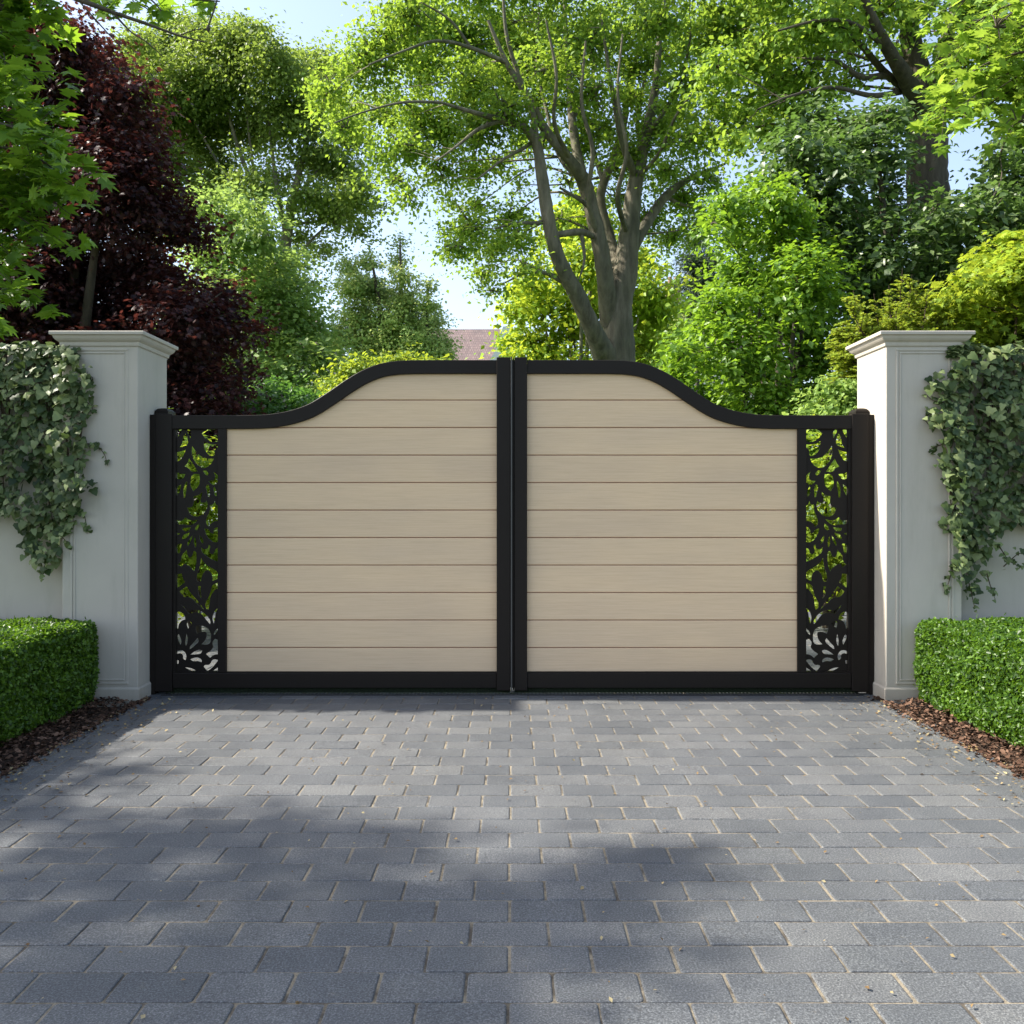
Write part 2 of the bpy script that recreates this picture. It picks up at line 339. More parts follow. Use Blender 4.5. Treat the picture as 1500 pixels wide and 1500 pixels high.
# ------------------------------------------------------------------ trees
DENS = 1.9
def grow(name, label, cat, Y, clumps, leaf, mat, tmpl=T_OVAL, tw_density=26, per_twig=26, tw_r=0.16, flat=0.5, depth=1.0,
         limbs=None, bark=None, shell=0.5, up=0.6, out=0.5, seed=1, group=None, base_px=None, trunk_r=0.12, spokes=True, droop=0.25, rsz=1.0, trunk_name='trunk', limb_k=1.0, spoke_k=1.0):
    """limbs: list of [(px,py,width_px,dy)...] traced boughs; clumps: (px,py,r_px[,dy[,density]])"""
    rng = np.random.default_rng(seed)
    k = Y/F
    cl = []
    for c in clumps:
        px, py, r = c[:3]; dy = c[3] if len(c) > 3 and c[3] is not None else rng.uniform(-1, 1)*depth*0.6
        den = c[4] if len(c) > 4 else 1.0
        Yc = Y+dy; cl.append((at(px, py, Yc), r*k*rsz, den))
    bx = base_px if base_px is not None else float(np.mean([c[0] for c in clumps]))
    root = empty(name, (float(at(bx, HZ, Y)[0]), Y, 0.0), label, cat, group)
    T = Tubes(); nodes = []; nrad = []
    if limbs:
        for lb in limbs:
            P = [at(p[0], p[1], Y+(p[3] if len(p) > 3 else 0)) for p in lb]; R = [p[2]*k/2 for p in lb]
            R = [v*limb_k for v in R]; pts = T.add(P, R, sides=10, sub=7, lump=0.05)
            nodes.append(pts); rr = np.interp(np.linspace(0, 1, len(pts)), np.linspace(0, 1, len(R)), R); nrad.append(rr)
    else:
        b = np.array([root.location[0], Y, -0.05])
        for c, r, den in sorted(cl, key=lambda q: -q[1])[:max(3, len(cl)//2)]:
            mid = b*0.45+c*0.55; mid[2] = max(0.3, b[2]+(c[2]-b[2])*0.45); mid[:2] = b[:2]*0.7+c[:2]*0.3
            pts = T.add([b+rng.normal(0, trunk_r*0.3, 3)*[1, 1, 0], mid, c], [trunk_r, trunk_r*0.55, trunk_r*0.15], sides=7, sub=6)
            nodes.append(pts); nrad.append(np.linspace(trunk_r, trunk_r*0.15, len(pts)))
    NP = np.vstack(nodes); NR = np.concatenate(nrad)
    Ps, Ns, Us, Ss = [], [], [], []
    cen_all = np.mean([c[0] for c in cl], axis=0)
    for c, r, den in cl:
        # a bough from the nearest limb point that lies below or beside the clump
        d = np.linalg.norm(NP-c, axis=1)+np.maximum(NP[:, 2]-c[2], 0)*2.0
        i = int(np.argmin(d)); s0 = NP[i]; dist = np.linalg.norm(c-s0)
        if dist > r*0.3:
            m1 = s0*0.5+c*0.5+rng.normal(0, dist*0.08, 3); m1[2] += dist*0.05
            r0 = min(NR[i]*0.5, 0.008+0.011*dist)
            T.add([s0, m1, c], [r0, r0*0.65, r0*0.3], sides=6, sub=4)
        nt = max(5, int(DENS*tw_density*den*(r/tw_r)**2*0.32))
        u = unit(rng.normal(size=(nt, 3))); rad = r*(rng.uniform(0, 1, nt)**shell)*(1+rng.normal(0, 0.10, nt))
        tc = c+u*rad[:, None]*np.array([1.0, 1.0, 0.92])
        if spokes:
            for q in range(min(nt, int((3+r/tw_r*1.4)*spoke_k))):
                mid = (c+tc[q])/2+rng.normal(0, r*0.06, 3)
                T.add([c, mid, tc[q]], [0.012*(1+r)*spoke_k**.4, 0.007*(1+r)*spoke_k**.4, 0.003*spoke_k**.4], sides=4, sub=3)
        lp = rng.poisson(per_twig, nt); idx = np.repeat(np.arange(nt), lp)
        tr = tw_r*rng.uniform(0.6, 1.25, nt)
        axis = unit(u*np.array([1, 1, 0.35])+rng.normal(0, 0.35, (nt, 3)))       # each twig spray points outward
        along = rng.normal(0, 0.75, len(idx))*tr[idx]
        o = rng.normal(size=(len(idx), 3))*np.array([1, 1, flat])*(tr[idx]*0.5)[:, None] + axis[idx]*along[:, None]
        o[:, 2] -= droop*np.abs(along)
        P = tc[idx]+o
        nrm = unit(rng.normal(size=(len(idx), 3)))*0.75 + np.array([0, 0, up]) + u[idx]*out
        U = axis[idx]*0.9+rng.normal(0, 0.55, (len(idx), 3))+np.array([0, 0, -0.25])
        Ps.append(P); Ns.append(nrm); Us.append(U); Ss.append(1.12*leaf*rng.uniform(0.6, 1.25, len(idx)))
    P = np.vstack(Ps); keep = P[:, 2] > 0.02
    me = leaves_mesh('crown', P[keep], np.vstack(Ns)[keep], np.vstack(Us)[keep], np.concatenate(Ss)[keep], tmpl)
    T.build(trunk_name, bark or M['bark_dark'], root)
    link('crown', me, mat, root)
    root['n'] = int(keep.sum())
    print(name, int(keep.sum())); del root['n']
    return root

# ================================================================== SETTING
def sheet(name, x0, x1, y0, y1, z, mat, div=1):
    mb = MB()
    xs = np.linspace(x0, x1, div+1); ys = np.linspace(y0, y1, div+1)
    g = [[mb.bm.verts.new((x, y, z)) for x in xs] for y in ys]
    for j in range(div):
        for i in range(div): mb.bm.faces.new((g[j][i], g[j][i+1], g[j+1][i+1], g[j+1][i]))
    return tag(mb.build(name, mat), kind='structure')
sheet('ground', -160, 160, -120, 200, -0.045, M['grass'])
sheet('soil_bed', -7, 7, -3.0, 5.25, -0.030, M['soil'])
sheet('path_sand_bed', -2.0, 2.0, -2.95, 5.12, -0.0026, M['sand'])
sheet('court_sand_bed', -4.2, 4.2, 5.12, 9.55, -0.0026, M['sand'])

# driveway: every block a bevelled, slightly tilted stone, all one paved surface
def driveway():
    bw, bd, gap = 0.190, 0.1195, 0.0050
    V, Fc = [], []; rng = np.random.default_rng(3); n = 0
    row0 = 1.862        # the joint line measured nearest the eye
    r = -40; 
    while True:
        y0 = row0 + r*bd
        if y0 > 9.5: break
        if y0 < -2.9: r += 1; continue
        off = -0.1016 if r % 2 == 0 else -0.007
        off += rng.normal(0, 0.0025)
        W_ = 2.0 if y0 < 5.10 else 4.2
        k = math.floor((-W_-off)/bw)
        x = off + k*bw
        while x < W_:
            xa, xb = max(x, -W_), min(x+bw, W_)
            if xb-xa > 0.03:
                g = gap/2
                ax, bx_, ay, by = xa+g+rng.normal(0, .0007), xb-g+rng.normal(0, .0007), y0+g*0.75+rng.normal(0, .0005), y0+bd-g*0.75+rng.normal(0, .0005)
                h0 = float(np.clip(rng.normal(0, 0.0007), -.001, .0015)); tx, ty = np.clip(rng.normal(0, 0.003, 2), -.006, .006)
                cx, cy = (ax+bx_)/2, (ay+by)/2
                def ring(ins, z, c):
                    a, b, c_, d = ax+ins, bx_-ins, ay+ins, by-ins
                    pts = []
                    for (X, Y, sx, sy) in ((a, c_, 1, 1), (b, c_, -1, 1), (b, d, -1, -1), (a, d, 1, -1)):
                        p1 = (X+sx*c, Y); p2 = (X, Y+sy*c); pm = (X+sx*c*0.3, Y+sy*c*0.3)
                        q = [p2, pm, p1] if (sx*sy > 0) else [p1, pm, p2]
                        pts += q
                    return [(p[0], p[1], z+h0+tx*(p[0]-cx)+ty*(p[1]-cy)) for p in pts]
                cc = abs(rng.normal(0.004, 0.0015))+0.002
                rings = [ring(0, -0.02, cc), ring(0, -0.0038, cc), ring(0.0012, -0.0012, cc), ring(0.0040, 0.0, cc)]
                for q in rings: V += q
                for a in range(3):
                    for i in range(12):
                        Fc.append((n+a*12+i, n+a*12+(i+1) % 12, n+(a+1)*12+(i+1) % 12, n+(a+1)*12+i))
                t = n+36; c_i = n+48
                V.append((cx, cy, h0))
                for i in range(0, 12): Fc.append((t+i, t+(i+1) % 12, c_i, c_i))
                n += 49
            x += bw
        r += 1
    me = bpy.data.meshes.new('driveway')
    me.from_pydata(V, [], [f if f[2] != f[3] else f[:3] for f in Fc]); me.update()
    tag(link('driveway', me, M['block']), kind='structure')
driveway()

def litter(name, n, xr, yr, z, size, mat, label, cat, tmpl=T_OVAL, edge=False, lift=0.004, kind='stuff'):
    x = RNG.uniform(*xr, n); y = RNG.uniform(*yr, n)
    if edge:
        s = np.sign(RNG.uniform(-1, 1, n)); x = s*(1.97-np.abs(RNG.normal(0, 0.16, n)))
    P = np.column_stack([x, y, np.full(n, z)+RNG.uniform(0, lift, n)])
    Nn = np.column_stack([RNG.normal(0, .35, n), RNG.normal(0, .35, n), np.ones(n)])
    U = np.column_stack([RNG.normal(size=n), RNG.normal(size=n), RNG.normal(0, .1, n)])
    return tag(link(name, leaves_mesh(name, P, Nn, U, size*RNG.uniform(.4, 1.3, n), tmpl), mat), label, cat, kind=kind)
litter('fallen_leaves', 420, (-1.95, 1.95), (1.6, 4.75), 0.004, 0.012, L['litter'], 'tiny dry leaf flakes scattered over the grey block paving', 'leaf litter')
litter('fallen_leaf_edge', 900, (0, 1), (2.4, 4.76), 0.004, 0.016, L['litter'], 'dry leaf litter blown along both edges of the paving', 'leaf litter', edge=True)
# bark mulch strips under the hedges
n = 30000
x = RNG.uniform(1.985, 2.75, n)*np.where(RNG.random(n) < .5, 1, -1)
x = np.where(RNG.random(n) < .12, np.sign(x)*(1.985-np.abs(RNG.normal(0, .03, n))), x)
P = np.column_stack([x, RNG.uniform(1.9, 4.76, n), RNG.uniform(-0.024, 0.004, n)])
P[:, 2] += np.clip(np.abs(x)-2.0, 0, .1)*0.25
P[:, 2] = np.where(np.abs(x) < 1.985, 0.003, P[:, 2])
tag(link('bark_mulch', leaves_mesh('bark_mulch', P, np.column_stack([RNG.normal(0, .5, n), RNG.normal(0, .5, n), np.ones(n)]),
    RNG.normal(size=(n, 3))*[1, 1, .2], 0.021*RNG.uniform(.4, 1.4, n), T_BOX), L['chip']),
    'reddish brown bark chips under the box hedges beside the paving', 'mulch', kind='stuff')
# lawn beyond the paved court
n = 60000
P = np.column_stack([RNG.uniform(-9, 9, n), 9.6+RNG.uniform(0, 1, n)**1.6*14, np.full(n, -0.03)])
tag(link('grass', leaves_mesh('grass', P, RNG.normal(size=(n, 3))*[1, 1, .1], np.column_stack([RNG.normal(0, .3, n), RNG.normal(0, .3, n), np.ones(n)]),
    0.12*RNG.uniform(.5, 1.2, n), T_NEEDLE), L['blade']), 'short green lawn seen through the scrollwork beyond the gate', 'grass', kind='stuff')

# ================================================================== PILLARS AND WALLS
def pillar(s):
    side = 'left' if s < 0 else 'right'
    xi, xo, yf, yb = 1.973, 2.372, 4.68, 5.075
    lab = ('pale grey rendered gate pillar on the left, its side in shade' if s < 0 else
           'pale grey rendered gate pillar on the right, its gate side lit by the sun')
    r = empty('gate_pillar', (s*(xi+xo)/2, (yf+yb)/2, 0), lab, 'pillar', 'rendered pillars either side of the gate')
    X = lambda a, b: (min(s*a, s*b), max(s*a, s*b))
    x0, x1 = X(xi, xo)
    MB().box(x0, x1, yf, yb, -0.03, 1.90, 0.004).build('shaft', M['render'], r)
    mb = MB()
    e = 0.009
    def ring(o, z): return [(x0-o, yf-o, z), (x1+o, yf-o, z), (x1+o, yb+o, z), (x0-o, yb+o, z)]
    mb.loft([ring(e, -0.03), ring(e, 0.062), ring(e*0.6, 0.068), ring(0.0025, 0.072)], close_top=False).build('plinth', M['render'], r)
    prof = [(0.0025, 1.868), (0.008, 1.872), (0.010, 1.882), (0.010, 1.890), (0.016, 1.894), (0.024, 1.900), (0.031, 1.909), (0.035, 1.919),
            (0.036, 1.922), (0.042, 1.923), (0.047, 1.926), (0.048, 1.940), (0.045, 1.9435), (0.02, 1.948), (-0.06, 1.957)]
    MB().loft([ring(o, z) for o, z in prof]).build('cap', M['render'], r)
    # raised moulding framing the front panel
    a, b = X(2.024, 2.330); zt, zb = 1.858, 0.088; w, d = 0.0125, 0.0055
    mb = MB()
    for (ia, wa) in ((0.0, w), (0.019, 0.0085)):
        mb.box(a+ia, b-ia, yf-d, yf+0.004, zt-ia-wa, zt-ia, 0.0022)
        mb.box(a+ia, b-ia, yf-d, yf+0.004, zb+ia, zb+ia+wa, 0.0022)
        mb.box(a+ia, a+ia+wa, yf-d*0.85, yf+0.004, zb+ia+wa, zt-ia-wa, 0.002)
        if s > 0: mb.box(b-ia-wa, b-ia, yf-d*0.85, yf+0.004, zb+ia+wa, zt-ia-wa, 0.002)
        else: mb.box(b-ia-wa, b-ia, yf-0.0016, yf+0.004, zb+ia+wa, zt-ia-wa, 0.001)
    mb.build('panel_moulding', M['render'], r)
    return r
PILLARS = [pillar(-1), pillar(1)]
def wall(s):
    lab = 'pale grey rendered garden wall at the left, half hidden by ivy' if s < 0 else 'pale grey rendered garden wall at the right, half hidden by ivy'
    r = empty('garden_wall', (s*4.2, 4.88, 0), lab, 'wall', 'rendered garden walls beside the pillars')
    x0, x1 = sorted((s*2.374, s*7.0))
    MB().box(x0, x1, 4.775, 4.985, -0.03, 1.79, 0.004).build('wall_face', M['render'], r)
    MB().box(x0, x1, 4.745, 5.015, 1.79, 1.835, 0.008).build('coping', M['render'], r)
    xa, xb = sorted((s*2.374, s*2.392))
    MB().box(xa, xb, 4.752, 4.773, -0.03, 1.788, 0.003).build('corner_bead', M['render'], r)
wall(-1); wall(1)

# ================================================================== GATE
GY, S = 4.82, 1300/4.82
gx = lambda px: (px-750.5)/S
gz = lambda py: CAMZ-(py-HZ)/S
# S-shaped top rail, outer edge, left leaf (pixels measured on the photograph, turned into metres)
OUT = [(252, 608), (340, 608), (375, 607.6), (398, 606), (425, 601), (452, 591.5), (479, 575), (506, 556.5), (530, 542.5), (554, 533), (578, 528.6), (599, 527.4), (630, 527), (728, 527)]
def curve_pts(n=10):
    P = catmull([(gx(x), 0, gz(y)) for x, y in OUT], n)[:, [0, 2]]
    return P
TOPC = curve_pts()
def offset(P, d):
    T = unit(np.gradient(P, axis=0)); Nn = np.column_stack([T[:, 1], -T[:, 0]])   # to the lower side
    return P+Nn*d
INC = offset(TOPC, 0.0745)
HOLES = [
 (0,[(100,95),(200,100),(165,190),(110,275),(98,200)]),(0,[(290,190),(325,290),(330,420),(250,465),(155,505),(215,410),(245,260)]),
 (0,[(345,95),(385,130),(405,230),(400,290),(370,220),(330,120)]),(0,[(100,605),(200,585),(295,545),(230,680),(150,780),(100,795)]),
 (0,[(660,180),(770,110),(1010,95),(1000,350),(900,365),(800,330),(710,260)]),(0,[(690,360),(790,410),(900,440),(1000,430),(1000,480),(940,540),(925,650),(890,675),(800,640),(730,550)]),
 (0,[(440,465),(520,590),(610,680),(720,735),(910,745),(850,850),(760,920),(680,935),(570,880),(490,780),(440,640)]),
 (0,[(370,745),(450,860),(555,1020),(430,1020),(360,950),(275,910),(330,850)]),(0,[(680,1010),(750,1020),(800,1080),(770,1110),(720,1075)]),
 (0,[(905,1040),(970,1090),(1010,1170),(990,1260),(930,1310),(860,1290),(805,1235),(900,1225),(940,1180),(940,1100)]),
 (0,[(105,1050),(180,1080),(285,1085),(240,1160),(160,1190),(100,1160)]),(0,[(460,1100),(590,1095),(600,1200),(575,1330),(465,1455),(410,1340),(405,1230)]),
 (0,[(190,1310),(175,1420),(110,1560),(98,1400)]),(0,[(320,1240),(320,1330),(300,1440),(285,1590),(255,1590),(250,1400),(285,1300)]),
 (0,[(790,1320),(820,1400),(820,1580),(790,1580),(770,1480),(755,1340)]),(0,[(935,1370),(970,1460),(978,1560),(955,1560),(920,1450),(910,1380)]),
 (1,[(660,125),(645,220),(620,300),(630,360),(680,375),(740,350),(755,320),(770,430),(720,550),(620,640),(510,660),(410,620),(340,480),(430,460),(470,400),(475,230),(560,215),(620,175)]),
 (1,[(935,330),(960,410),(1015,470),(1015,760),(920,770),(850,820),(800,895),(755,820),(755,730),(800,620),(840,500),(835,430),(900,410)]),
 (1,[(285,690),(350,740),(440,765),(575,730),(500,800),(400,850),(250,835),(125,820),(105,740),(190,775),(240,750)]),
 (1,[(600,830),(600,880),(550,960),(500,955),(530,890)]),(1,[(220,930),(320,925),(405,915),(350,975),(280,990),(235,970)]),
 (1,[(380,1030),(350,1090),(280,1150),(215,1165),(230,1110),(300,1060)]),(1,[(445,1090),(410,1190),(350,1320),(335,1300),(370,1190)]),
 (1,[(490,1100),(520,1200),(525,1340),(500,1340),(480,1250)]),(1,[(600,1090),(650,1150),(680,1230),(670,1270),(625,1210)]),
 (1,[(710,940),(800,970),(850,1040),(910,1055),(925,970),(965,920),(1015,915),(1015,1205),(940,1230),(850,1190),(770,1090)]),
 (1,[(130,1290),(210,1280),(180,1370),(150,1470),(110,1470),(105,1350)]),(1,[(100,1030),(170,1050),(110,1078)]),
 (2,[(320,60),(330,170),(370,240),(420,210),(470,90),(510,110),(525,230),(510,400),(475,525),(420,450),(330,380),(240,355),(205,430),(125,385),(190,310),(220,180),(270,120)]),
 (2,[(640,0),(700,45),(780,30),(800,-50),(830,-30),(812,80),(850,150),(910,140),(950,50),(1015,20),(1015,320),(900,270),(780,200),(670,110)]),
 (2,[(635,240),(700,350),(830,450),(950,520),(1010,590),(1010,660),(885,740),(885,640),(840,550),(760,505),(690,560),(640,680),(620,755),(560,740),(555,620),(600,480),(625,350)]),
 (2,[(105,600),(205,590),(230,690),(270,770),(190,830),(115,885),(100,700)]),
 (2,[(320,870),(370,970),(450,1070),(560,1190),(700,1380),(560,1250),(400,1110),(250,1080),(165,980),(250,920)]),
 (2,[(570,870),(620,870),(620,980),(640,1130),(590,1040)]),
 (2,[(890,850),(1015,790),(1015,920),(960,920),(890,1000),(840,1090),(815,1250),(800,1370),(750,1340),(745,1220),(800,1110),(850,980)]),
 (3,[(310,10),(380,55),(500,45),(610,60),(720,130),(790,210),(830,310),(820,340),(740,240),(680,160),(600,105),(470,92),(380,110),(330,60),(210,-80)]),
 (3,[(1010,0),(960,80),(935,220),(915,340),(895,240),(910,130),(960,40)]),
 (3,[(125,90),(190,95),(260,160),(280,240),(210,265),(150,330),(125,440),(105,430),(105,100)]),(3,[(375,275),(445,340),(390,390),(345,445),(330,320)]),
 (3,[(530,385),(640,395),(760,440),(830,530),(845,640),(810,770),(650,790),(730,700),(760,600),(750,530),(660,515),(590,540),(555,560),(530,470)]),
 (3,[(1015,430),(985,510),(920,590),(930,540)]),(3,[(140,575),(170,640),(195,750),(180,800),(145,720),(120,620)]),
 (3,[(315,560),(330,650),(325,760),(300,830),(290,750),(305,640)]),(3,[(555,665),(575,720),(510,800),(400,895),(390,880),(470,770)]),
 (3,[(410,1020),(500,960),(600,925),(650,940),(620,990),(520,1010)]),(3,[(405,1130),(480,1105),(590,1105),(640,1150),(640,1190),(560,1160),(450,1160)]),
 (3,[(105,970),(180,935),(250,955),(300,1040),(290,1140),(245,1110),(235,1030),(180,990),(110,1000)]),
 (3,[(945,685),(1015,720),(1015,1010),(920,1020),(830,1085),(750,1010),(860,930),(905,860),(890,760)]),
 (3,[(900,1145),(1015,1145),(930,1240),(830,1340),(770,1385),(700,1290),(720,1265),(820,1250)]),
 (3,[(280,1310),(370,1320),(500,1370),(530,1385),(450,1382)]),(3,[(100,1150),(135,1160),(130,1220),(103,1220)]),(3,[(900,1385),(970,1340),(1012,1310),(1012,1385)]),
]
def scroll_panel(parent, s):
    cu = bpy.data.curves.new('scroll_tmp', 'CURVE'); cu.dimensions = '2D'; cu.fill_mode = 'BOTH'
    cu.extrude = 0.003; cu.resolution_u = 5; cu.bevel_depth = 0.0
    def spl(pts, kind):
        sp = cu.splines.new('BEZIER'); sp.bezier_points.add(len(pts)-1); sp.use_cyclic_u = True
        m_ = len(pts)
        for i_, (bp, p) in enumerate(zip(sp.bezier_points, pts)):
            bp.co = (p[0], p[1], 0); kd = kind
            if kind == 'AUTO':
                a_ = np.array(p)-np.array(pts[i_-1]); b_ = np.array(pts[(i_+1) % m_])-np.array(p)
                if float((unit(a_)*unit(b_)).sum()) < 0.25: kd = 'VECTOR'
            bp.handle_left_type = bp.handle_right_type = kd
    x0, x1, z0, z1 = gx(250), gx(319.5), gz(988), gz(625)
    spl([(x0, z0), (x1, z0), (x1, z1), (x0, z1)], 'VECTOR')
    for t, pts in HOLES:
        pts = np.array([(gx(250+x/15), gz(622+90*t+y/15)) for x, y in pts])
        c = pts.mean(0); pts = c+(pts-c)*1.02
        e1 = unit(pts-np.roll(pts, 1, 0)); e2 = unit(np.roll(pts, -1, 0)-pts); tn = unit(e1+e2)
        area = float((pts[:, 0]*np.roll(pts[:, 1], -1)-np.roll(pts[:, 0], -1)*pts[:, 1]).sum())
        nn = np.column_stack([tn[:, 1], -tn[:, 0]])*(1 if area > 0 else -1)
        pts = pts+nn*0.0019
        pts[:, 0] = np.clip(pts[:, 0], gx(256.3), gx(318.0)); pts[:, 1] = np.clip(pts[:, 1], gz(984.5), gz(628.6))
        spl([tuple(p) for p in pts], 'AUTO')
    tmp = bpy.data.objects.new('scroll_tmp', cu); COL.objects.link(tmp)
    dg = bpy.context.evaluated_depsgraph_get(); me = bpy.data.meshes.new_from_object(tmp.evaluated_get(dg))
    bpy.data.objects.remove(tmp); bpy.data.curves.remove(cu)
    nv = len(me.vertices); co = np.empty(nv*3); me.vertices.foreach_get('co', co); co = co.reshape(-1, 3)
    V = np.column_stack([co[:, 0]*s, GY+0.030+co[:, 2], co[:, 1]])
    me.vertices.foreach_set('co', V.ravel())
    if s < 0: me.flip_normals()
    me.update(); me.materials.clear()
    return link('scroll_panel', me, M['metal'], parent)

def gate_leaf(s):
    """s=+1 builds the left leaf as measured, s=-1 mirrors it"""
    lab = ('left leaf of the beige boarded gate, carrying the cover strip at the middle' if s > 0 else
           'right leaf of the beige boarded gate, beside the sunlit pillar')
    r = empty('gate_leaf', (s*gx(252), GY+0.03, 0), lab, 'gate', 'leaves of the double driveway gate')
    def bx(mb, xa, xb, *a, **k):
        x0, x1 = sorted((s*xa, s*xb)); return mb.box(x0, x1, *a, **k)
    y0 = GY
    # hinge stile with a shallow groove
    mb = MB()
    bx(mb, gx(228.5), gx(252), y0, y0+0.060, gz(1013), gz(606), 0.0025)
    bx(mb, gx(226.2), gx(228.1), y0+0.006, y0+0.055, gz(1012.5), gz(606.5), 0.0)
    mb.build('hinge_stile', M['metal'], r)
    mb = MB(); bx(mb, gx(252.4), gx(728), y0+0.006, y0+0.056, gz(1008.3), gz(986.3), 0.003)
    bx(mb, gx(252.6), gx(727.8), y0+0.012, y0+0.050, gz(986.1), gz(984.6), 0.0)
    mb.build('bottom_rail', M['metal'], r)
    mb = MB(); bx(mb, gx(240), gx(747.0), y0+0.026, y0+0.034, 0.0075, gz(1008.0), 0.0); mb.build('slot_shade_strip', M['innerg'], r)  # added dark strip, gives the slot under the rail its shade
    # curved top rail
    P, Q = TOPC, INC
    mb = MB(); rings = []
    e = 0.0025
    for p, q in zip(P, Q):
        d = unit(q-p)
        pe, qe = p+d*e, q-d*e
        sec = [(p, y0+0.006+e), (pe, y0+0.006), (qe, y0+0.006), (q, y0+0.006+e), (q, y0+0.056), (p, y0+0.056)]
        rings.append([(s*v[0], yy, v[1]) for v, yy in sec])
    mb.loft(rings); mb.build('top_rail', M['metal'], r)
    # meeting stile
    mb = MB()
    if s > 0:
        bx(mb, gx(728), gx(748.2), y0-0.004, y0+0.060, gz(1011.5), gz(523.3), 0.003)
        bx(mb, gx(745.0), gx(757.0), y0+0.068, y0+0.074, gz(1011), gz(524.5), 0.0)
        m2 = MB(); bx(m2, gx(748.7), gx(750.9), y0-0.012, y0-0.002, gz(1014), gz(523.3), 0.0011); m2.build('cover_strip', M['strip'], r)
        bx(mb, gx(748.6), gx(750.4), y0-0.0005, y0+0.0600, gz(1011.5), gz(524), 0.0)
    else:
        bx(mb, gx(744.0), gx(749.9), y0+0.0605, y0+0.066, gz(1011), gz(524.5), 0.0)
        bx(mb, gx(728.3), gx(746.8), y0-0.004, y0+0.060, gz(1011.5), gz(523.3), 0.003)
        bx(mb, gx(747.2), gx(749.4), y0+0.008, y0+0.055, gz(1011.2), gz(524), 0.0)
    mb.build('meeting_stile', M['metal'], r)
    mb = MB(); bx(mb, gx(318.4), gx(331), y0+0.009, y0+0.052, gz(986), gz(626), 0.0025)
    mb.build('mullion', M['metal'], r)
    mb = MB(); bx(mb, gx(251.8), gx(256), y0+0.016, y0+0.045, gz(986), gz(626), 0.001)
    mb.build('panel_bead', M['metal'], r)
    scroll_panel(r, s)
    # boards clipped by the curve
    xs = INC[:, 0]; zs = INC[:, 1]
    def ztop(x): return float(np.interp(x, xs, zs))+0.012
    lines = [585.3, 625.8, 666.4, 706.9, 747.4, 787.9, 828.4, 868.9, 909.4, 949.9]
    zl = [gz(987)]+[gz(v) for v in reversed(lines)]+[gz(540)]
    X0, X1 = gx(330.5), gx(729)
    mb = MB(); g = 0.0021
    for i in range(len(zl)-1):
        za, zb = zl[i]+g, zl[i+1]-g
        cols = np.linspace(X0, X1, 70)
        tops = [min(zb, ztop(x)) for x in cols]
        ok = [(x, t) for x, t in zip(cols, tops) if t > za+0.004]
        if not ok: continue
        c = 0.0028; yf = y0+0.026
        prev = None
        for x, t in ok:
            sec = [(yf+c, za), (yf, za+c), (yf, max(t-c, za+c+0.0005)), (yf+c, t), (yf+0.018, t), (yf+0.018, za)]
            ring = [mb.bm.verts.new((s*x, yy, zz)) for yy, zz in sec]
            if prev:
                for a in range(6): mb.bm.faces.new((prev[a], prev[(a+1) % 6], ring[(a+1) % 6], ring[a]))
            prev = ring
    # tongue behind the joints
    pr = None
    for x in np.linspace(X0+0.002, X1-0.002, 70):
        t = ztop(x)-0.003
        ring = [mb.bm.verts.new((s*x, y0+0.0325, gz(986.5))), mb.bm.verts.new((s*x, y0+0.0325, t)), mb.bm.verts.new((s*x, y0+0.040, t)), mb.bm.verts.new((s*x, y0+0.040, gz(986.5)))]
        if pr:
            for a in range(4): mb.bm.faces.new((pr[a], pr[(a+1) % 4], ring[(a+1) % 4], ring[a])).material_index = 1
        pr = ring
    mb.build('board_panel', [M['board'], M['groove']], r)
    # hinge knuckles between stile and post
    for zc in (0.28, 1.30):
        mb = MB(); bx(mb, gx(224.5), gx(228.2), y0+0.062, y0+0.075, zc-0.05, zc+0.05, 0.002); mb.build('hinge', M['metal'], r)
    return r
GATES = [gate_leaf(1), gate_leaf(-1)]
def post(s):
    lab = 'black square gate post against the left pillar' if s > 0 else 'black square gate post against the right pillar'
    r = empty('gate_post', (s*-1.93, GY+0.09, 0), lab, 'gate post', 'black metal posts holding the gate')
    x0, x1 = sorted((s*gx(218.6), s*gx(226.0)))
    MB().box(x0, x1, GY+0.010, GY+0.062, 0.0, gz(607), 0.003).build('side_channel', M['metal'], r)
    x0, x1 = sorted((s*-1.968, s*-1.896))
    MB().box(x0, x1, GY+0.078, GY+0.174, -0.02, gz(605), 0.003).build('shaft', M['metal'], r)
    mb = MB(); z = gz(605)+0.002; a0, a1, b0, b1 = x0-0.001, x1+0.001, GY+0.070, GY+0.178
    def rg(o, zz): return [(a0+o, b0+o, zz), (a1-o, b0+o, zz), (a1-o, b1-o, zz), (a0+o, b1-o, zz)]
    mb.loft([rg(0, z), rg(0, z+0.014), rg(0.004, z+0.022), rg(0.012, z+0.030), rg(0.024, z+0.034)]).build('post_cap', M['metal'], r)
post(1); post(-1)
r = empty('threshold_shade', (0, 4.86, 0), 'dark strip added under the gate for the band of shade there', 'shade strip')  # dark slats added where the ground under the gate lies in shade
mb = MB(); mb.box(-1.90, 1.90, 4.80, 4.812, -0.01, 0.006, 0.001); mb.box(-1.90, 1.90, 4.900, 4.912, -0.01, 0.006, 0.001); mb.build('shade_edge', M['shade_strip'], r)
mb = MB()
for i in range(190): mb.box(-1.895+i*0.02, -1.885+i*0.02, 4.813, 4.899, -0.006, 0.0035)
mb.build('shade_bars', M['shade_strip'], r)

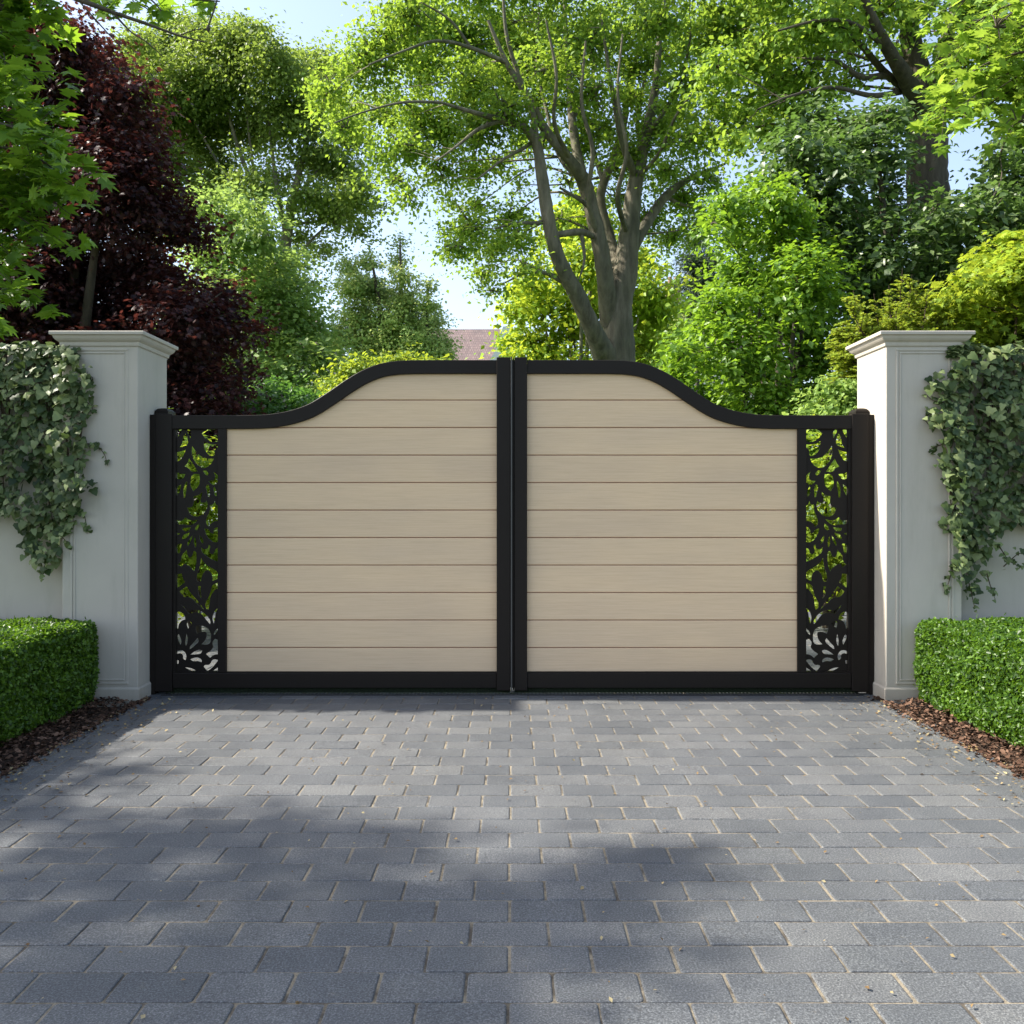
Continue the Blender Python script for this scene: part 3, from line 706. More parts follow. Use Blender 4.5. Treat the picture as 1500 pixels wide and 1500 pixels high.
# ================================================================== HEDGES
def hedge(s, seed):
    rng = np.random.default_rng(seed)
    x0, x1, y0, y1, z0, z1 = (2.17 if s < 0 else 2.125), 3.25, 1.6, 4.655, 0.015, 0.425
    lab = ('clipped box hedge on the left, its drive side in shadow' if s < 0 else 'clipped box hedge on the right, its drive side in sun')
    r = empty('box_hedge', (s*(x0+x1)/2, (y0+y1)/2, 0), lab, 'hedge', 'low clipped hedges beside the drive')
    Ps, Ns = [], []
    def add(n, f): 
        u, v = rng.random(n), rng.random(n); P, Nn = f(u, v); Ps.append(P); Ns.append(Nn)
    o = lambda n: np.ones(n); zz = lambda n: np.zeros(n)
    vis = 34000
    wy = y1-3.0
    nt = int(0.62*wy*vis*0.95); add(nt, lambda u, v: (np.column_stack([x0+u*0.62, 3.0+v*wy, o(nt)*z1]), np.column_stack([zz(nt), zz(nt), o(nt)])))
    nf = int(0.38*wy*vis*1.1); add(nf, lambda u, v: (np.column_stack([o(nf)*x0, 3.0+v*wy, z0+u*(z1-z0)]), np.column_stack([-o(nf), zz(nf), zz(nf)])))
    ne = int((x1-x0)*0.38*vis*.3); add(ne, lambda u, v: (np.column_stack([x0+u*(x1-x0), o(ne)*y1, z0+v*(z1-z0)]), np.column_stack([zz(ne), o(ne), zz(ne)])))
    n2 = 9000; add(n2, lambda u, v: (np.column_stack([x0+.6+u*(x1-x0-.6), 3.0+v*wy, o(n2)*z1]), np.column_stack([zz(n2), zz(n2), o(n2)])))
    n3 = 9000; add(n3, lambda u, v: (np.column_stack([x0+u*(x1-x0), y0+v*(3.0-y0), o(n3)*z1]), np.column_stack([zz(n3), zz(n3), o(n3)])))
    n4 = 7000; add(n4, lambda u, v: (np.column_stack([o(n4)*x0, y0+v*(3.0-y0), z0+u*(z1-z0)]), np.column_stack([-o(n4), zz(n4), zz(n4)])))
    n5 = 3000; add(n5, lambda u, v: (np.column_stack([x0+u*(x1-x0), o(n5)*y0, z0+v*(z1-z0)]), np.column_stack([zz(n5), -o(n5), zz(n5)])))
    P = np.vstack(Ps); Nn = np.vstack(Ns)
    # round the arrises and let the growth bulge
    rr = 0.045; C = np.column_stack([np.clip(P[:, 0], x0+rr, x1-rr), np.clip(P[:, 1], y0+rr, y1-rr), np.clip(P[:, 2], z0, z1-rr)])
    d = P-C; ln = np.linalg.norm(d, axis=1, keepdims=True)
    Nn = np.where(ln > 1e-6, unit(d), Nn); P = C+Nn*rr
    bul = (np.sin(P[:, 0]*17+P[:, 1]*11+seed)+np.sin(P[:, 1]*23-P[:, 2]*19)+np.sin(P[:, 2]*29+P[:, 0]*13+P[:, 1]*7))*0.006
    bul -= np.clip((0.10-P[:, 2])/0.10, 0, 1)*0.018*(1+0.6*np.sin(P[:, 1]*31))           # thinner at the foot
    P = P+Nn*(bul-np.abs(rng.normal(0, 0.024, len(P)))+0.014)[:, None]
    stray = rng.random(len(P)) < 0.012; P[stray] += Nn[stray]*rng.uniform(0.005, 0.028, stray.sum())[:, None]
    P[:, 0] *= s; Nn[:, 0] *= s
    nr = Nn*0.55+rng.normal(0, 0.6, P.shape)+np.array([0, 0, .25]); U = Nn*0.7+rng.normal(0, .7, P.shape)+np.array([0, 0, .3])
    me = leaves_mesh('foliage', P, nr, U, 0.0195*rng.uniform(.65, 1.3, len(P)), T_BOX)
    T = Tubes()
    for i in range(260):
        y = rng.uniform(y0+.1, y1-.08); x = rng.uniform(x0+.07, x0+.8 if i < 200 else x1-.1)
        T.add([(s*x, y, -0.03), (s*(x+rng.normal(0, .02)), y+rng.normal(0, .02), .12), (s*(x+rng.normal(0, .05)), y+rng.normal(0, .05), .33)], [.006, .005, .003], 5, 3)
    T.build('stems', M['twig'], r)
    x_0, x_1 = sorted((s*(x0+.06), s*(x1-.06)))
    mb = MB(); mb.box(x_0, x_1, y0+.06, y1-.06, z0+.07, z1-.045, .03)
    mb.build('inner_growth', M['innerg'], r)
    link('foliage', me, L['box'], r)

hedge(-1, 5); hedge(1, 9)

# ================================================================== IVY
def in_poly(P, poly):
    x, y = P[:, 0], P[:, 1]; ins = np.zeros(len(P), bool); n = len(poly); j = n-1
    for i in range(n):
        xi, yi = poly[i]; xj, yj = poly[j]
        c = ((yi > y) != (yj > y)) & (x < (xj-xi)*(y-yi)/(yj-yi+1e-9)+xi); ins ^= c; j = i
    return ins
YI = 4.64
def ivy(name, label, poly, n, sprigs, seed):
    n = int(n*1.25)
    rng = np.random.default_rng(seed)
    W = np.array([(at(px, py, YI)[0], at(px, py, YI)[2]) for px, py in poly])
    lo, hi = W.min(0), W.max(0)
    Q = rng.uniform(lo-0.0, hi, (n*4, 2)); Q = Q[in_poly(Q+rng.normal(0, 0.012, Q.shape), W)][:n]
    Q = Q[rng.random(len(Q)) < np.clip((3.62+0.12*np.sin(Q[:, 1]*14)-np.abs(Q[:, 0]))/0.5, 0, 1)]
    sg = 1 if W[:, 0].mean() > 0 else -1
    r = empty(name, (float(W[:, 0].mean()), 4.7, 0), label, 'ivy', 'ivy growing over the wall ends')
    ax = np.abs(Q[:, 0]); surf = np.where(ax < 2.385, 4.676, 4.742)
    m = len(Q)
    lump = 0.03*(np.sin(Q[:, 0]*16+Q[:, 1]*9+seed)+np.sin(Q[:, 1]*21-Q[:, 0]*7))
    Y = surf-0.012-rng.uniform(0, 1, m)**0.8*(0.075+lump)*np.clip((ax-2.12)/0.12, 0.25, 1)
    P = np.column_stack([Q[:, 0], Y, Q[:, 1]])
    # growth rolling back over the coping
    k = n//3; qx = sg*(2.30+1.35*rng.random(k)**1.25)
    top = np.column_stack([qx, rng.uniform(4.66, 5.05, k), 1.845+np.abs(rng.normal(0, 0.022, k))+0.018*np.sin(qx*14)])
    top[:, 1] = np.where(np.abs(qx) < 2.39, np.minimum(top[:, 1], 4.665), top[:, 1])
    top[:, 2] = np.where(np.abs(qx) < 2.39, top[:, 2]-0.04, top[:, 2])
    P = np.vstack([P, top]); m2 = len(P)
    base = np.where(np.arange(m2)[:, None] < m, np.array([[0, -1, .45]]), np.array([[0, -.5, 1]]))
    nr = base+rng.normal(0, .42, P.shape); U = np.array([0, -.15, -1])+rng.normal(0, .5, P.shape)
    S_ = 0.046*rng.uniform(.45, 1.25, m2)
    SP, SN, SU, SS = [P], [nr], [U], [S_]
    T = Tubes()
    for sp in sprigs:
        pts = np.array([[*at(px, py, 4.665)] for px, py in sp]); pts[:, 1] += rng.normal(0, .006, len(pts))
        C = T.add(pts, np.linspace(.0035, .0012, len(pts)), 5, 5)
        kk = max(4, int(np.linalg.norm(np.diff(pts, axis=0), axis=1).sum()/0.011))
        t = rng.integers(0, len(C), kk); Pp = C[t]+rng.normal(0, .010, (kk, 3)); Pp[:, 1] = np.minimum(Pp[:, 1], 4.668)
        SP.append(Pp); SN.append(np.array([0, -1, .4])+rng.normal(0, .45, (kk, 3))); SU.append(np.array([0, 0, -1])+rng.normal(0, .6, (kk, 3)))
        SS.append(0.026*rng.uniform(.6, 1.3, kk))
    for i in range(70):   # woody stems beneath
        a = Q[rng.integers(len(Q))]; zt = 1.84; x = a[0]
        if not in_poly(np.array([[x, a[1]+.27], [x-.03, a[1]+.2], [x+.03, a[1]+.2]]), W).all(): continue
        sf = 4.668 if abs(x) < 2.385 else 4.738
        T.add([(x+rng.normal(0, .02), sf-.01, zt if abs(x) > 2.39 else a[1]+.25), (x+rng.normal(0, .03), sf-.014, (zt+a[1])/2), (x, sf-.012, a[1])], [.006, .004, .002], 5, 6)
    T.build('stems', M['twig'], r)
    link('foliage', leaves_mesh('foliage', np.vstack(SP), np.vstack(SN), np.vstack(SU), np.concatenate(SS), T_IVY), L['ivy'], r)
LP = [(-260, 520), (0, 514), (60, 510), (108, 508), (120, 522), (116, 542), (131, 535), (135, 560), (126, 600), (122, 640), (128, 665), (120, 690), (138, 706), (134, 724), (116, 735), (110, 760), (93, 788),
      (86, 802), (77, 820), (62, 842), (50, 835), (36, 815), (24, 782), (14, 757), (-10, 752), (-120, 760), (-260, 740)]
RP = [(1760, 520), (1500, 518), (1440, 521), (1402, 530), (1390, 541), (1372, 547), (1356, 561), (1360, 573), (1378, 572), (1381, 598), (1360, 606), (1364, 625), (1380, 630), (1378, 660), (1378, 700), (1391, 730), (1385, 772),
      (1397, 800), (1392, 848), (1402, 856), (1412, 832), (1424, 846), (1428, 872), (1440, 868), (1442, 846), (1455, 842), (1462, 810), (1474, 775), (1500, 768), (1600, 780), (1760, 760)]
ivy('ivy', 'variegated ivy hanging in a long point over the left wall and pillar edge', LP, 2600,
    [[(122, 650), (140, 652), (152, 664), (158, 682)], [(118, 600), (132, 590), (136, 600)], [(108, 740), (122, 752), (127, 782)], [(60, 800), (60, 835), (62, 848)], [(85, 780), (103, 800)], [(120, 560), (134, 552), (137, 562)]], 21)
ivy('ivy', 'grey green ivy hanging in a ragged mass over the right wall and pillar edge', RP, 2800,
    [[(1382, 590), (1366, 586), (1356, 578)], [(1385, 650), (1368, 655), (1360, 662)], [(1382, 600), (1362, 604), (1356, 616), (1366, 628)], [(1395, 830), (1390, 852), (1386, 868)],
     [(1418, 850), (1424, 872), (1427, 892)], [(1445, 840), (1452, 862), (1458, 878)], [(1462, 800), (1480, 822), (1496, 830)], [(1400, 740), (1388, 765), (1384, 782)], [(1470, 830), (1490, 812), (1500, 812)]], 22)

# ================================================================== TREES
def spray_tree(name, label, Y, ends, start, leaf, mat, clumps, trunk, seed, tmpl=T_MAPLE, bare=None, spacing=0.047):
    """foreground boughs whose big leaves are seen singly: leaves set in pairs along real twigs"""
    rng = np.random.default_rng(seed); k = Y/F
    root = empty(name, (float(trunk[0][0]), float(trunk[0][1]), 0.0), label, 'tree')
    T = Tubes(); T.add(trunk, [.17, .15, .13, .10], 10, 6)
    Ps, Ns, Us, Ss = [], [], [], []
    def leaves_along(C, n0=0.15, dens=1.0):
        Ln = np.linalg.norm(np.diff(C, axis=0), axis=1).sum(); kk = int(Ln/spacing*dens)
        t = rng.uniform(n0, 1.0, kk)**0.8*(len(C)-1); i = np.minimum(t.astype(int), len(C)-2); f = (t-i)[:, None]
        P = C[i]*(1-f)+C[i+1]*f; tan = unit(C[i+1]-C[i])
        side = np.where(rng.random(kk) < .5, 1, -1)[:, None]*unit(np.cross(tan, [0, 0, 1])+rng.normal(0, .3, (kk, 3)))
        d = side*0.8+tan*0.8+rng.normal(0, .3, (kk, 3))+np.array([0, 0, -.35])
        P = P+unit(d)*leaf*rng.uniform(.3, .9, kk)[:, None]
        Ps.append(P); Us.append(d); Ns.append(np.array([0, -.35, .8])+rng.normal(0, .38, (kk, 3))); Ss.append(leaf*rng.uniform(.55, 1.2, kk))
    for e in ends:
        ex, ey = e[:2]; ex -= (28 if ex < 155 else 0); dy = rng.uniform(-.6, .6)
        E = at(ex, ey, Y+dy); sx, sy = start(ex, ey); B = at(sx, sy, Y+dy+rng.uniform(-.4, .4))
        mid = (B+E)/2; mid[2] += 0.10*np.linalg.norm(E-B)
        C = T.add([B, mid, E], [.012, .007, .0025], 5, 8)
        leaves_along(C)
        for q in range(int(2+np.linalg.norm(E-B)*3)):
            j = rng.integers(len(C)//4, len(C)-2); tip = C[j]+unit((C[j+1]-C[j]))*rng.uniform(.08, .25)+rng.normal(0, .11, 3)
            m = (C[j]+tip)/2+np.array([0, 0, .02]); c2 = T.add([C[j], m, tip], [.005, .0035, .002], 4, 4); leaves_along(c2, 0.1, 1.3)
    for px, py, r in clumps:
        c = at(px, py, Y+rng.uniform(-.6, .8)); R = r*k
        T.add([trunk[-1], (trunk[-1]+c)/2+rng.normal(0, .1, 3), c], [.03, .018, .008], 6, 5)
        for q in range(int(14*(R/0.4)**2)+5):
            e = c+unit(rng.normal(size=3))*R*rng.uniform(.4, 1.05); m = (c+e)/2+np.array([0, 0, .04])
            C = T.add([c, m, e], [.007, .005, .002], 4, 4); leaves_along(C, 0.2, 1.0)
    if bare:
        for tw in bare: T.add([at(p[0], p[1], tw[0]) for p in tw[1]], [p[2]*tw[0]/F/2 for p in tw[1]], 6, 6)
    T.build('trunk', M['bark_dark'], root)
    P = np.vstack(Ps); print(name, len(P))
    link('crown', leaves_mesh('crown', P, np.vstack(Ns), np.vstack(Us), np.concatenate(Ss), tmpl), mat, root)
    return root

bare_left = [(6.1, [(-80, -60, 16), (20, -30, 12), (90, -10, 9), (165, 18, 6), (215, 35, 4.5), (262, 52, 3.0), (300, 62, 1.8)]),
             (6.1, [(165, 18, 4), (190, 45, 2.6), (215, 62, 1.8), (240, 84, 1.2)]), (6.1, [(90, -10, 5), (180, -12, 4), (250, -4, 3), (322, 2, 2)]),
             (6.1, [(215, -6, 3), (228, 6, 2.4), (236, 16, 2)]), (6.1, [(318, 0, 2.4), (311, 22, 2.6), (306, 36, 3.0), (305, 42, 6.5), (306, 48, 1.5)]),
             (6.1, [(262, 52, 2), (285, 44, 1.6), (308, 42, 1.4)]), (6.1, [(110, -5, 3), (150, 40, 2), (180, 72, 1.2)])]
spray_tree('maple_tree', 'maple with large fresh green leaves reaching in from the left edge before the purple tree', 6.4,
    [(92, 38), (62, 12), (112, 20), (85, 72), (110, 137), (64, 112), (121, 187), (78, 168), (143, 247), (104, 226), (153, 287), (112, 282), (136, 318), (127, 360), (82, 332), (60, 300), (30, 262),
     (67, 433), (42, 412), (18, 432), (37, 493), (8, 482), (12, 352), (40, 372), (50, 205), (30, 175), (22, 90), (45, 60), (70, 262), (95, 300), (50, 335), (20, 300), (10, 230), (40, 140), (5, 140), (100, 350), (108, 205),
     (160, 6), (230, 2), (300, 4), (205, 12)],
    lambda x, y: (x-150 if x < 155 else x-60, y-75 if x < 155 else y-45), 0.145, L['maple'],
    [(-40, 60, 70), (-60, 180, 80), (-40, 290, 70), (-70, 400, 80), (-150, 100, 120), (-160, 300, 120), (-150, 460, 100), (-60, -80, 120), (60, -100, 80), (-200, -60, 120), (0, 10, 40)],
    [np.array([-5.2, 6.8, -.05]), np.array([-5.1, 6.8, 1.4]), np.array([-4.8, 6.7, 2.9]), np.array([-4.3, 6.5, 4.0])], 31, bare=bare_left)
spray_tree('maple_tree', 'sunlit green maple boughs reaching in at the top right corner', 7.4,
    [(1352, 116), (1366, 98), (1348, 178), (1372, 188), (1400, 52), (1338, 16), (1350, 38), (1420, 60), (1440, 110), (1400, 120), (1420, 170), (1450, 180), (1480, 60), (1490, 140), (1400, 160), (1385, 130), (1430, 20), (1460, 90),
     (1470, 190), (1500, 190), (1395, 100), (1440, 145), (1480, 20), (1380, 150), (1410, 182), (1360, 130), (1490, 96), (1500, 60)],
    lambda x, y: (x+150, y-60), 0.125, L['main'],
    [(1500, 60, 60), (1530, 140, 60), (1480, 130, 50), (1600, 100, 100), (1600, 0, 100), (1520, -60, 90), (1700, 60, 120), (1460, 40, 45), (1490, 180, 40)],
    [np.array([7.2, 8.4, -.05]), np.array([7.0, 8.2, 2.0]), np.array([6.4, 7.9, 4.0]), np.array([5.6, 7.6, 5.2])], 37)

grow('purple_maple', 'dark purple leaved tree filling the left side behind the pillar', 'tree', 10.2,
    [(100, 60, 42), (60, 45, 40), (140, 95, 42), (70, 115, 60), (185, 140, 36), (120, 165, 70), (205, 185, 30), (190, 235, 50), (230, 205, 14), (150, 285, 85), (60, 250, 85), (235, 300, 42), (262, 330, 34), (288, 350, 18),
     (120, 400, 100), (215, 385, 62), (30, 420, 90), (100, 500, 95), (190, 480, 80), (255, 430, 45), (265, 475, 55), (318, 430, 30), (345, 455, 18), (310, 475, 42), (290, 530, 55), (235, 560, 75), (350, 500, 20, None, .6), (362, 540, 18, None, .5), (340, 565, 26, None, .8), (372, 480, 10, None, .6), (330, 425, 14, None, .6),
     (120, 570, 90), (-60, 300, 120), (-60, 480, 120), (-150, 380, 140), (-90, 160, 110), (0, 70, 60), (20, 560, 100), (180, 640, 90), (300, 610, 60), (60, 640, 90), (320, 640, 40, 0.2)],
    0.052, L['purple'], T_MAPLE, tw_density=34, per_twig=34, tw_r=0.22, flat=0.35, depth=1.5, bark=M['bark_dark'], trunk_r=0.16, base_px=90, seed=3, shell=0.45, up=0.8, out=.4)

TALL_L = [[(408, 640, 46), (412, 520, 38), (412, 430, 34), (420, 350, 26), (432, 280, 18), (448, 210, 12), (455, 150, 7), (460, 100, 3)],
          [(412, 440, 24), (395, 370, 16), (380, 300, 13), (350, 220, 9), (330, 150, 6), (320, 90, 3)], [(395, 380, 12), (360, 310, 10), (320, 240, 7), (280, 170, 5), (250, 110, 3)],
          [(420, 350, 14), (405, 270, 10), (395, 190, 7), (388, 110, 4)], [(412, 420, 10), (440, 370, 7), (480, 330, 5), (520, 305, 3)], [(414, 330, 9), (460, 325, 6), (475, 322, 4), (520, 342, 2.5)],
          [(428, 300, 9), (465, 250, 6), (495, 200, 4), (505, 150, 2.5)], [(388, 330, 9), (372, 250, 7), (362, 170, 5), (360, 100, 3)], [(350, 300, 7), (300, 260, 5), (255, 235, 3)]]
grow('tall_tree', 'tall broad green tree far behind on the left, many thin upright stems', 'tree', 32.0,
    [(225, 75, 42), (262, 45, 32), (300, 55, 36), (345, 62, 36), (372, 42, 18), (330, 110, 55), (265, 130, 55), (200, 62, 20), (400, 92, 38), (440, 105, 34), (475, 92, 24), (500, 100, 14), (432, 160, 60, None, .8), (480, 160, 38, None, .8),
     (365, 175, 60, None, .75), (290, 195, 55), (245, 235, 36), (470, 225, 46, None, .7), (505, 248, 30, None, .9), (522, 285, 28), (495, 308, 34), (455, 290, 35, None, .7), (410, 262, 40, None, .35), (370, 262, 40, None, .5), (440, 345, 26, None, .4),
     (475, 365, 26, None, .4), (525, 335, 18, None, .6), (320, 262, 46), (395, 395, 34, None, .8), (430, 385, 22, None, .5), (548, 300, 12), (510, 200, 24), (225, 160, 45), (185, 120, 40), (170, 200, 60), (250, 300, 60), (400, 460, 50), (450, 420, 22, None, .4)],
    0.13, L['tall'], T_OVAL, tw_density=58, per_twig=32, tw_r=0.55, flat=0.4, depth=3.5, limbs=TALL_L, limb_k=.6, bark=M['bark_main'], base_px=408, seed=5, shell=0.45, spokes=True)

grow('leafy_shrub', 'fresh green feathery tree beside the purple one on the left', 'tree', 18.0,
    [(330, 320, 42), (302, 298, 22), (368, 345, 45), (308, 370, 40), (350, 410, 58), (400, 440, 55), (440, 480, 50), (465, 520, 36), (380, 500, 65), (420, 550, 55), (315, 450, 50), (480, 560, 26), (372, 305, 20), (405, 385, 36), (432, 425, 26), (340, 290, 16), (478, 600, 50), (330, 560, 60), (400, 620, 60)],
    0.105, L['light'], T_OVAL, tw_density=30, per_twig=24, tw_r=0.34, flat=0.35, depth=2.0, bark=M['bark_pale'], seed=6, base_px=390, shell=.42, up=.9)
grow('round_shrub', 'low rounded darker green shrub just over the left leaf of the gate', 'shrub', 11.5,
    [(385, 588, 30), (420, 585, 30), (450, 592, 24), (355, 600, 26), (420, 630, 60), (345, 640, 60), (470, 640, 50), (400, 566, 14)],
    0.06, L['shrub'], T_OVAL, tw_density=34, per_twig=26, tw_r=0.16, depth=.7, seed=7, base_px=410, trunk_r=.04)
grow('pale_shrub', 'pale yellow green shrub peeping over the curve of the left gate leaf', 'shrub', 14.0,
    [(515, 548, 24), (555, 545, 26), (592, 532, 15), (620, 530, 12), (498, 568, 24), (540, 585, 50), (600, 590, 60), (640, 560, 26), (575, 528, 10)],
    0.08, L['yellow'], T_OVAL, tw_density=30, per_twig=24, tw_r=0.18, depth=.7, seed=8, base_px=560, trunk_r=.04)
grow('conifer_tree', 'soft pointed conifer with two tops, centre left before the brown roof', 'tree', 30.0,
    [(512, 392, 13), (516, 420, 22), (540, 386, 14), (535, 420, 24), (525, 465, 32), (558, 430, 24), (586, 360, 7), (586, 380, 11), (589, 405, 16), (592, 440, 26), (580, 480, 44), (627, 420, 9), (627, 445, 15), (630, 475, 24), (644, 505, 20),
     (540, 510, 40), (610, 510, 40), (500, 490, 22), (652, 522, 14), (560, 550, 50), (620, 560, 50), (586, 350, 3.5), (540, 374, 5), (505, 380, 5)],
    0.10, L['conif'], T_OVAL, tw_density=34, per_twig=28, tw_r=0.30, flat=.4, depth=1.3, limbs=[[(560, 720, 16), (560, 560, 12), (558, 470, 8), (548, 400, 4), (542, 375, 2)], [(588, 600, 12), (588, 480, 8), (587, 400, 5), (586, 352, 2)], [(622, 600, 8), (626, 480, 5), (627, 415, 2)]],
    bark=M['bark_dark'], seed=9, base_px=575)

MAIN = [
 [(926, 300, 9, .2), (938, 240, 7, .5), (934, 170, 6, .7), (948, 100, 4.5, .9), (955, 20, 3, 1.0)], [(877, 350, 9, -.4), (862, 290, 7, -.8), (868, 220, 6, -1.1), (852, 150, 5, -1.3), (858, 60, 3, -1.5)],
 [(884, 268, 8, .7), (868, 210, 6, 1.2), (872, 140, 5, 1.5), (862, 60, 3, 1.7)], [(921, 350, 9, .1), (905, 290, 7, -.8), (918, 220, 5.5, -1.2), (905, 140, 4, -1.5), (912, 50, 2.5, -1.6)],
 [(856, 268, 8, -.5), (820, 230, 6.5, -.2), (800, 160, 5, .2), (786, 90, 4, .5), (790, 10, 2.5, .7)], [(836, 236, 7, -.8), (812, 180, 5.5, -1.4), (815, 110, 4, -1.8), (800, 30, 2.5, -2)],
 [(946, 200, 7, 0), (985, 190, 5, .8), (1020, 165, 4, 1.2), (1050, 150, 2.5, 1.4)], [(932, 262, 7, 0), (965, 225, 5, -.6), (990, 170, 4, -1), (1020, 130, 2.5, -1.3)],
 [(898, 740, 66), (900, 640, 62), (904, 560, 54), (906, 500, 47), (905, 450, 42), (915, 400, 38), (921, 350, 31), (926, 300, 26), (932, 262, 22), (946, 200, 17), (960, 130, 12), (966, 60, 8), (975, -20, 4)],
 [(921, 372, 22), (944, 332, 17, .3), (975, 288, 14, .7), (1010, 262, 9, 1.0), (1062, 240, 4, 1.2)],
 [(893, 475, 30), (886, 405, 25, -.3), (877, 350, 23, -.4), (866, 305, 21, -.4), (856, 268, 21, -.5), (836, 236, 15, -.8), (800, 192, 13, -1.0), (772, 140, 10, -1.3), (742, 92, 7, -1.5), (715, 30, 4, -1.6)],
 [(856, 272, 17, -.4), (846, 228, 14, -.2), (838, 178, 12, 0), (834, 120, 10, .3), (829, 50, 7, .4), (826, -20, 4, .5)],
 [(903, 400, 22), (893, 350, 18, .5), (880, 300, 15, .6), (884, 268, 14, .7), (900, 228, 13, .8), (914, 180, 11, 1.0), (920, 130, 9, 1.1), (936, 70, 6, 1.2), (930, 0, 3, 1.3)],
 [(890, 530, 38, -.1), (868, 482, 26, -.5), (845, 432, 24, -.7), (822, 388, 21, -.9), (808, 345, 19, -1.0), (800, 300, 18, -1.1), (793, 252, 16, -1.2), (786, 212, 14, -1.2), (768, 188, 12, -1.3), (735, 176, 9, -1.5), (695, 165, 6, -1.8), (645, 150, 3, -2.0)],
 [(786, 214, 10, -1.2), (779, 160, 8, -1.3), (758, 105, 6, -1.4), (742, 50, 5, -1.5), (736, -20, 3, -1.6)],
 [(812, 344, 9, -1.0), (850, 340, 10, -.8), (868, 346, 8, -.5)], [(803, 322, 7, -1.0), (785, 327, 6, -1.1), (755, 327, 4, -1.3), (725, 335, 2, -1.5)],
 [(822, 412, 7, -.8), (800, 400, 6, -.9), (770, 400, 4, -1.1), (740, 414, 2, -1.2)], [(852, 345, 6, -.8), (856, 380, 4, -.8), (848, 410, 2, -.9)],
 [(735, 176, 6, -1.5), (700, 190, 5, -1.7), (668, 215, 3, -1.8), (640, 235, 2, -1.9)], [(742, 92, 6, -1.5), (690, 70, 5, -1.8), (640, 60, 4, -2.0), (590, 75, 2.5, -2.2), (540, 95, 2, -2.4)],
 [(645, 150, 4, -2.0), (590, 150, 3, -2.2), (530, 165, 2, -2.4), (490, 180, 1.5, -2.5)], [(932, 262, 12, 0), (912, 210, 9, -.5), (900, 150, 7, -.8), (890, 90, 5, -1.0), (880, 20, 3, -1.1)],
 [(960, 130, 8, 0), (990, 110, 7, .5), (1030, 92, 4, .9), (1060, 80, 2, 1.1)], [(946, 200, 8, 0), (975, 160, 6, -.4), (1000, 110, 5, -.7), (1012, 50, 3, -.9)], [(838, 178, 7, 0), (860, 130, 6, .4), (880, 80, 4, .7), (905, 30, 2.5, 1.0)],
 [(800, 192, 7, -1.0), (770, 215, 5, -1.2), (735, 235, 3.5, -1.4), (700, 262, 2, -1.6)], [(975, 288, 7, .7), (1000, 300, 5, .9), (1030, 305, 3, 1.1)],
 [(690, 70, 4, -1.8), (660, 30, 3, -2.0), (620, 5, 2, -2.2)], [(866, 305, 7, -.4), (845, 290, 5, -.8), (820, 275, 3, -1.0)]]
MC = [(780, 70, 45, 1.0, .8), (830, 90, 45, 1.2, .8), (870, 30, 50, 1.5, .8), (930, 100, 45, 1.2, .8), (985, 160, 40, 1.0, .8), (900, 250, 34, 1.4, .6), (860, 180, 40, 1.4, .7), (790, 150, 40, 1.2, .7), (960, 20, 50, -1.2, .8), (740, 80, 45, .8, .8), (482, 128, 30), (512, 150, 36), (540, 92, 48), (568, 50, 42), (470, 150, 14), (508, 188, 24), (560, 165, 48), (590, 215, 34), (620, 100, 58), (640, 40, 55), (600, 20, 50), (580, 262, 22), (596, 285, 20, None, 1.1), (560, 230, 22), (610, 170, 44), (650, 190, 46),
      (640, 245, 30, None, .8), (690, 60, 60), (690, 120, 52), (700, 190, 46, None, .9), (690, 250, 34, None, .8), (655, 285, 16, None, .9), (740, 40, 60), (750, 110, 50), (740, 160, 42), (765, 205, 32, None, .8), (730, 235, 30, None, .7), (760, 270, 24, None, .5),
      (690, 330, 42, None, .9), (665, 360, 24), (725, 365, 36), (745, 320, 34, None, .9), (705, 400, 22), (722, 425, 12), (755, 350, 30, None, .8), (700, 300, 24, None, .7), (770, 390, 20, None, .8),
      (800, 40, 52, None, .9), (800, 100, 42, None, .8), (830, 150, 38, None, .7), (800, 200, 28, None, .6), (860, 60, 50, None, .8), (870, 130, 42, None, .65), (885, 190, 36, None, .8), (850, 220, 32, None, .8), (910, 60, 46, None, .7), (925, 140, 40, None, .7),
      (960, 80, 42, None, .7), (930, 230, 44, None, .95), (965, 190, 42, None, .8), (1000, 60, 44, None, .9), (1005, 130, 40, None, .8), (1010, 200, 42, None, .85), (975, 250, 38, None, .9), (1000, 290, 44), (1025, 330, 32), (950, 320, 36, None, .8), (1040, 260, 34, None, .8),
      (985, 345, 30), (1050, 190, 28, None, .8), (905, 290, 28, None, .7), (835, 270, 24, None, .5), (820, 320, 20, None, .6), (1040, 110, 34), (1040, 30, 40), (700, -50, 80), (820, -60, 90), (940, -50, 80), (600, -50, 60), (1040, -50, 60)]
grow('spreading_tree', 'big spreading tree with several grey limbs rising in the centre', 'tree', 14.0, MC, 0.066, L['main'], T_OVAL, tw_density=23, per_twig=29, tw_r=0.24, flat=.45, depth=2.8,
     limbs=MAIN, spoke_k=2.6, bark=M['bark_main'], base_px=898, seed=12, shell=.6, droop=.3)
grow('lime_tree', 'small bright lime green tree behind the forked grey trunk', 'tree', 21.0,
    [(790, 440, 45), (775, 500, 36), (840, 460, 50), (757, 455, 22), (852, 385, 48), (822, 335, 40), (920, 480, 40), (948, 430, 44), (935, 390, 36), (800, 520, 36), (968, 460, 26), (762, 425, 18), (780, 410, 26), (870, 330, 40), (890, 420, 50), (765, 535, 30), (840, 560, 60), (930, 540, 50), (742, 500, 10), (855, 300, 30), (950, 510, 26, None, .8)],
    0.14, L['lime'], T_OVAL, tw_density=26, per_twig=22, tw_r=0.36, flat=.4, depth=1.8, bark=M['bark_pale'], seed=13, base_px=850)
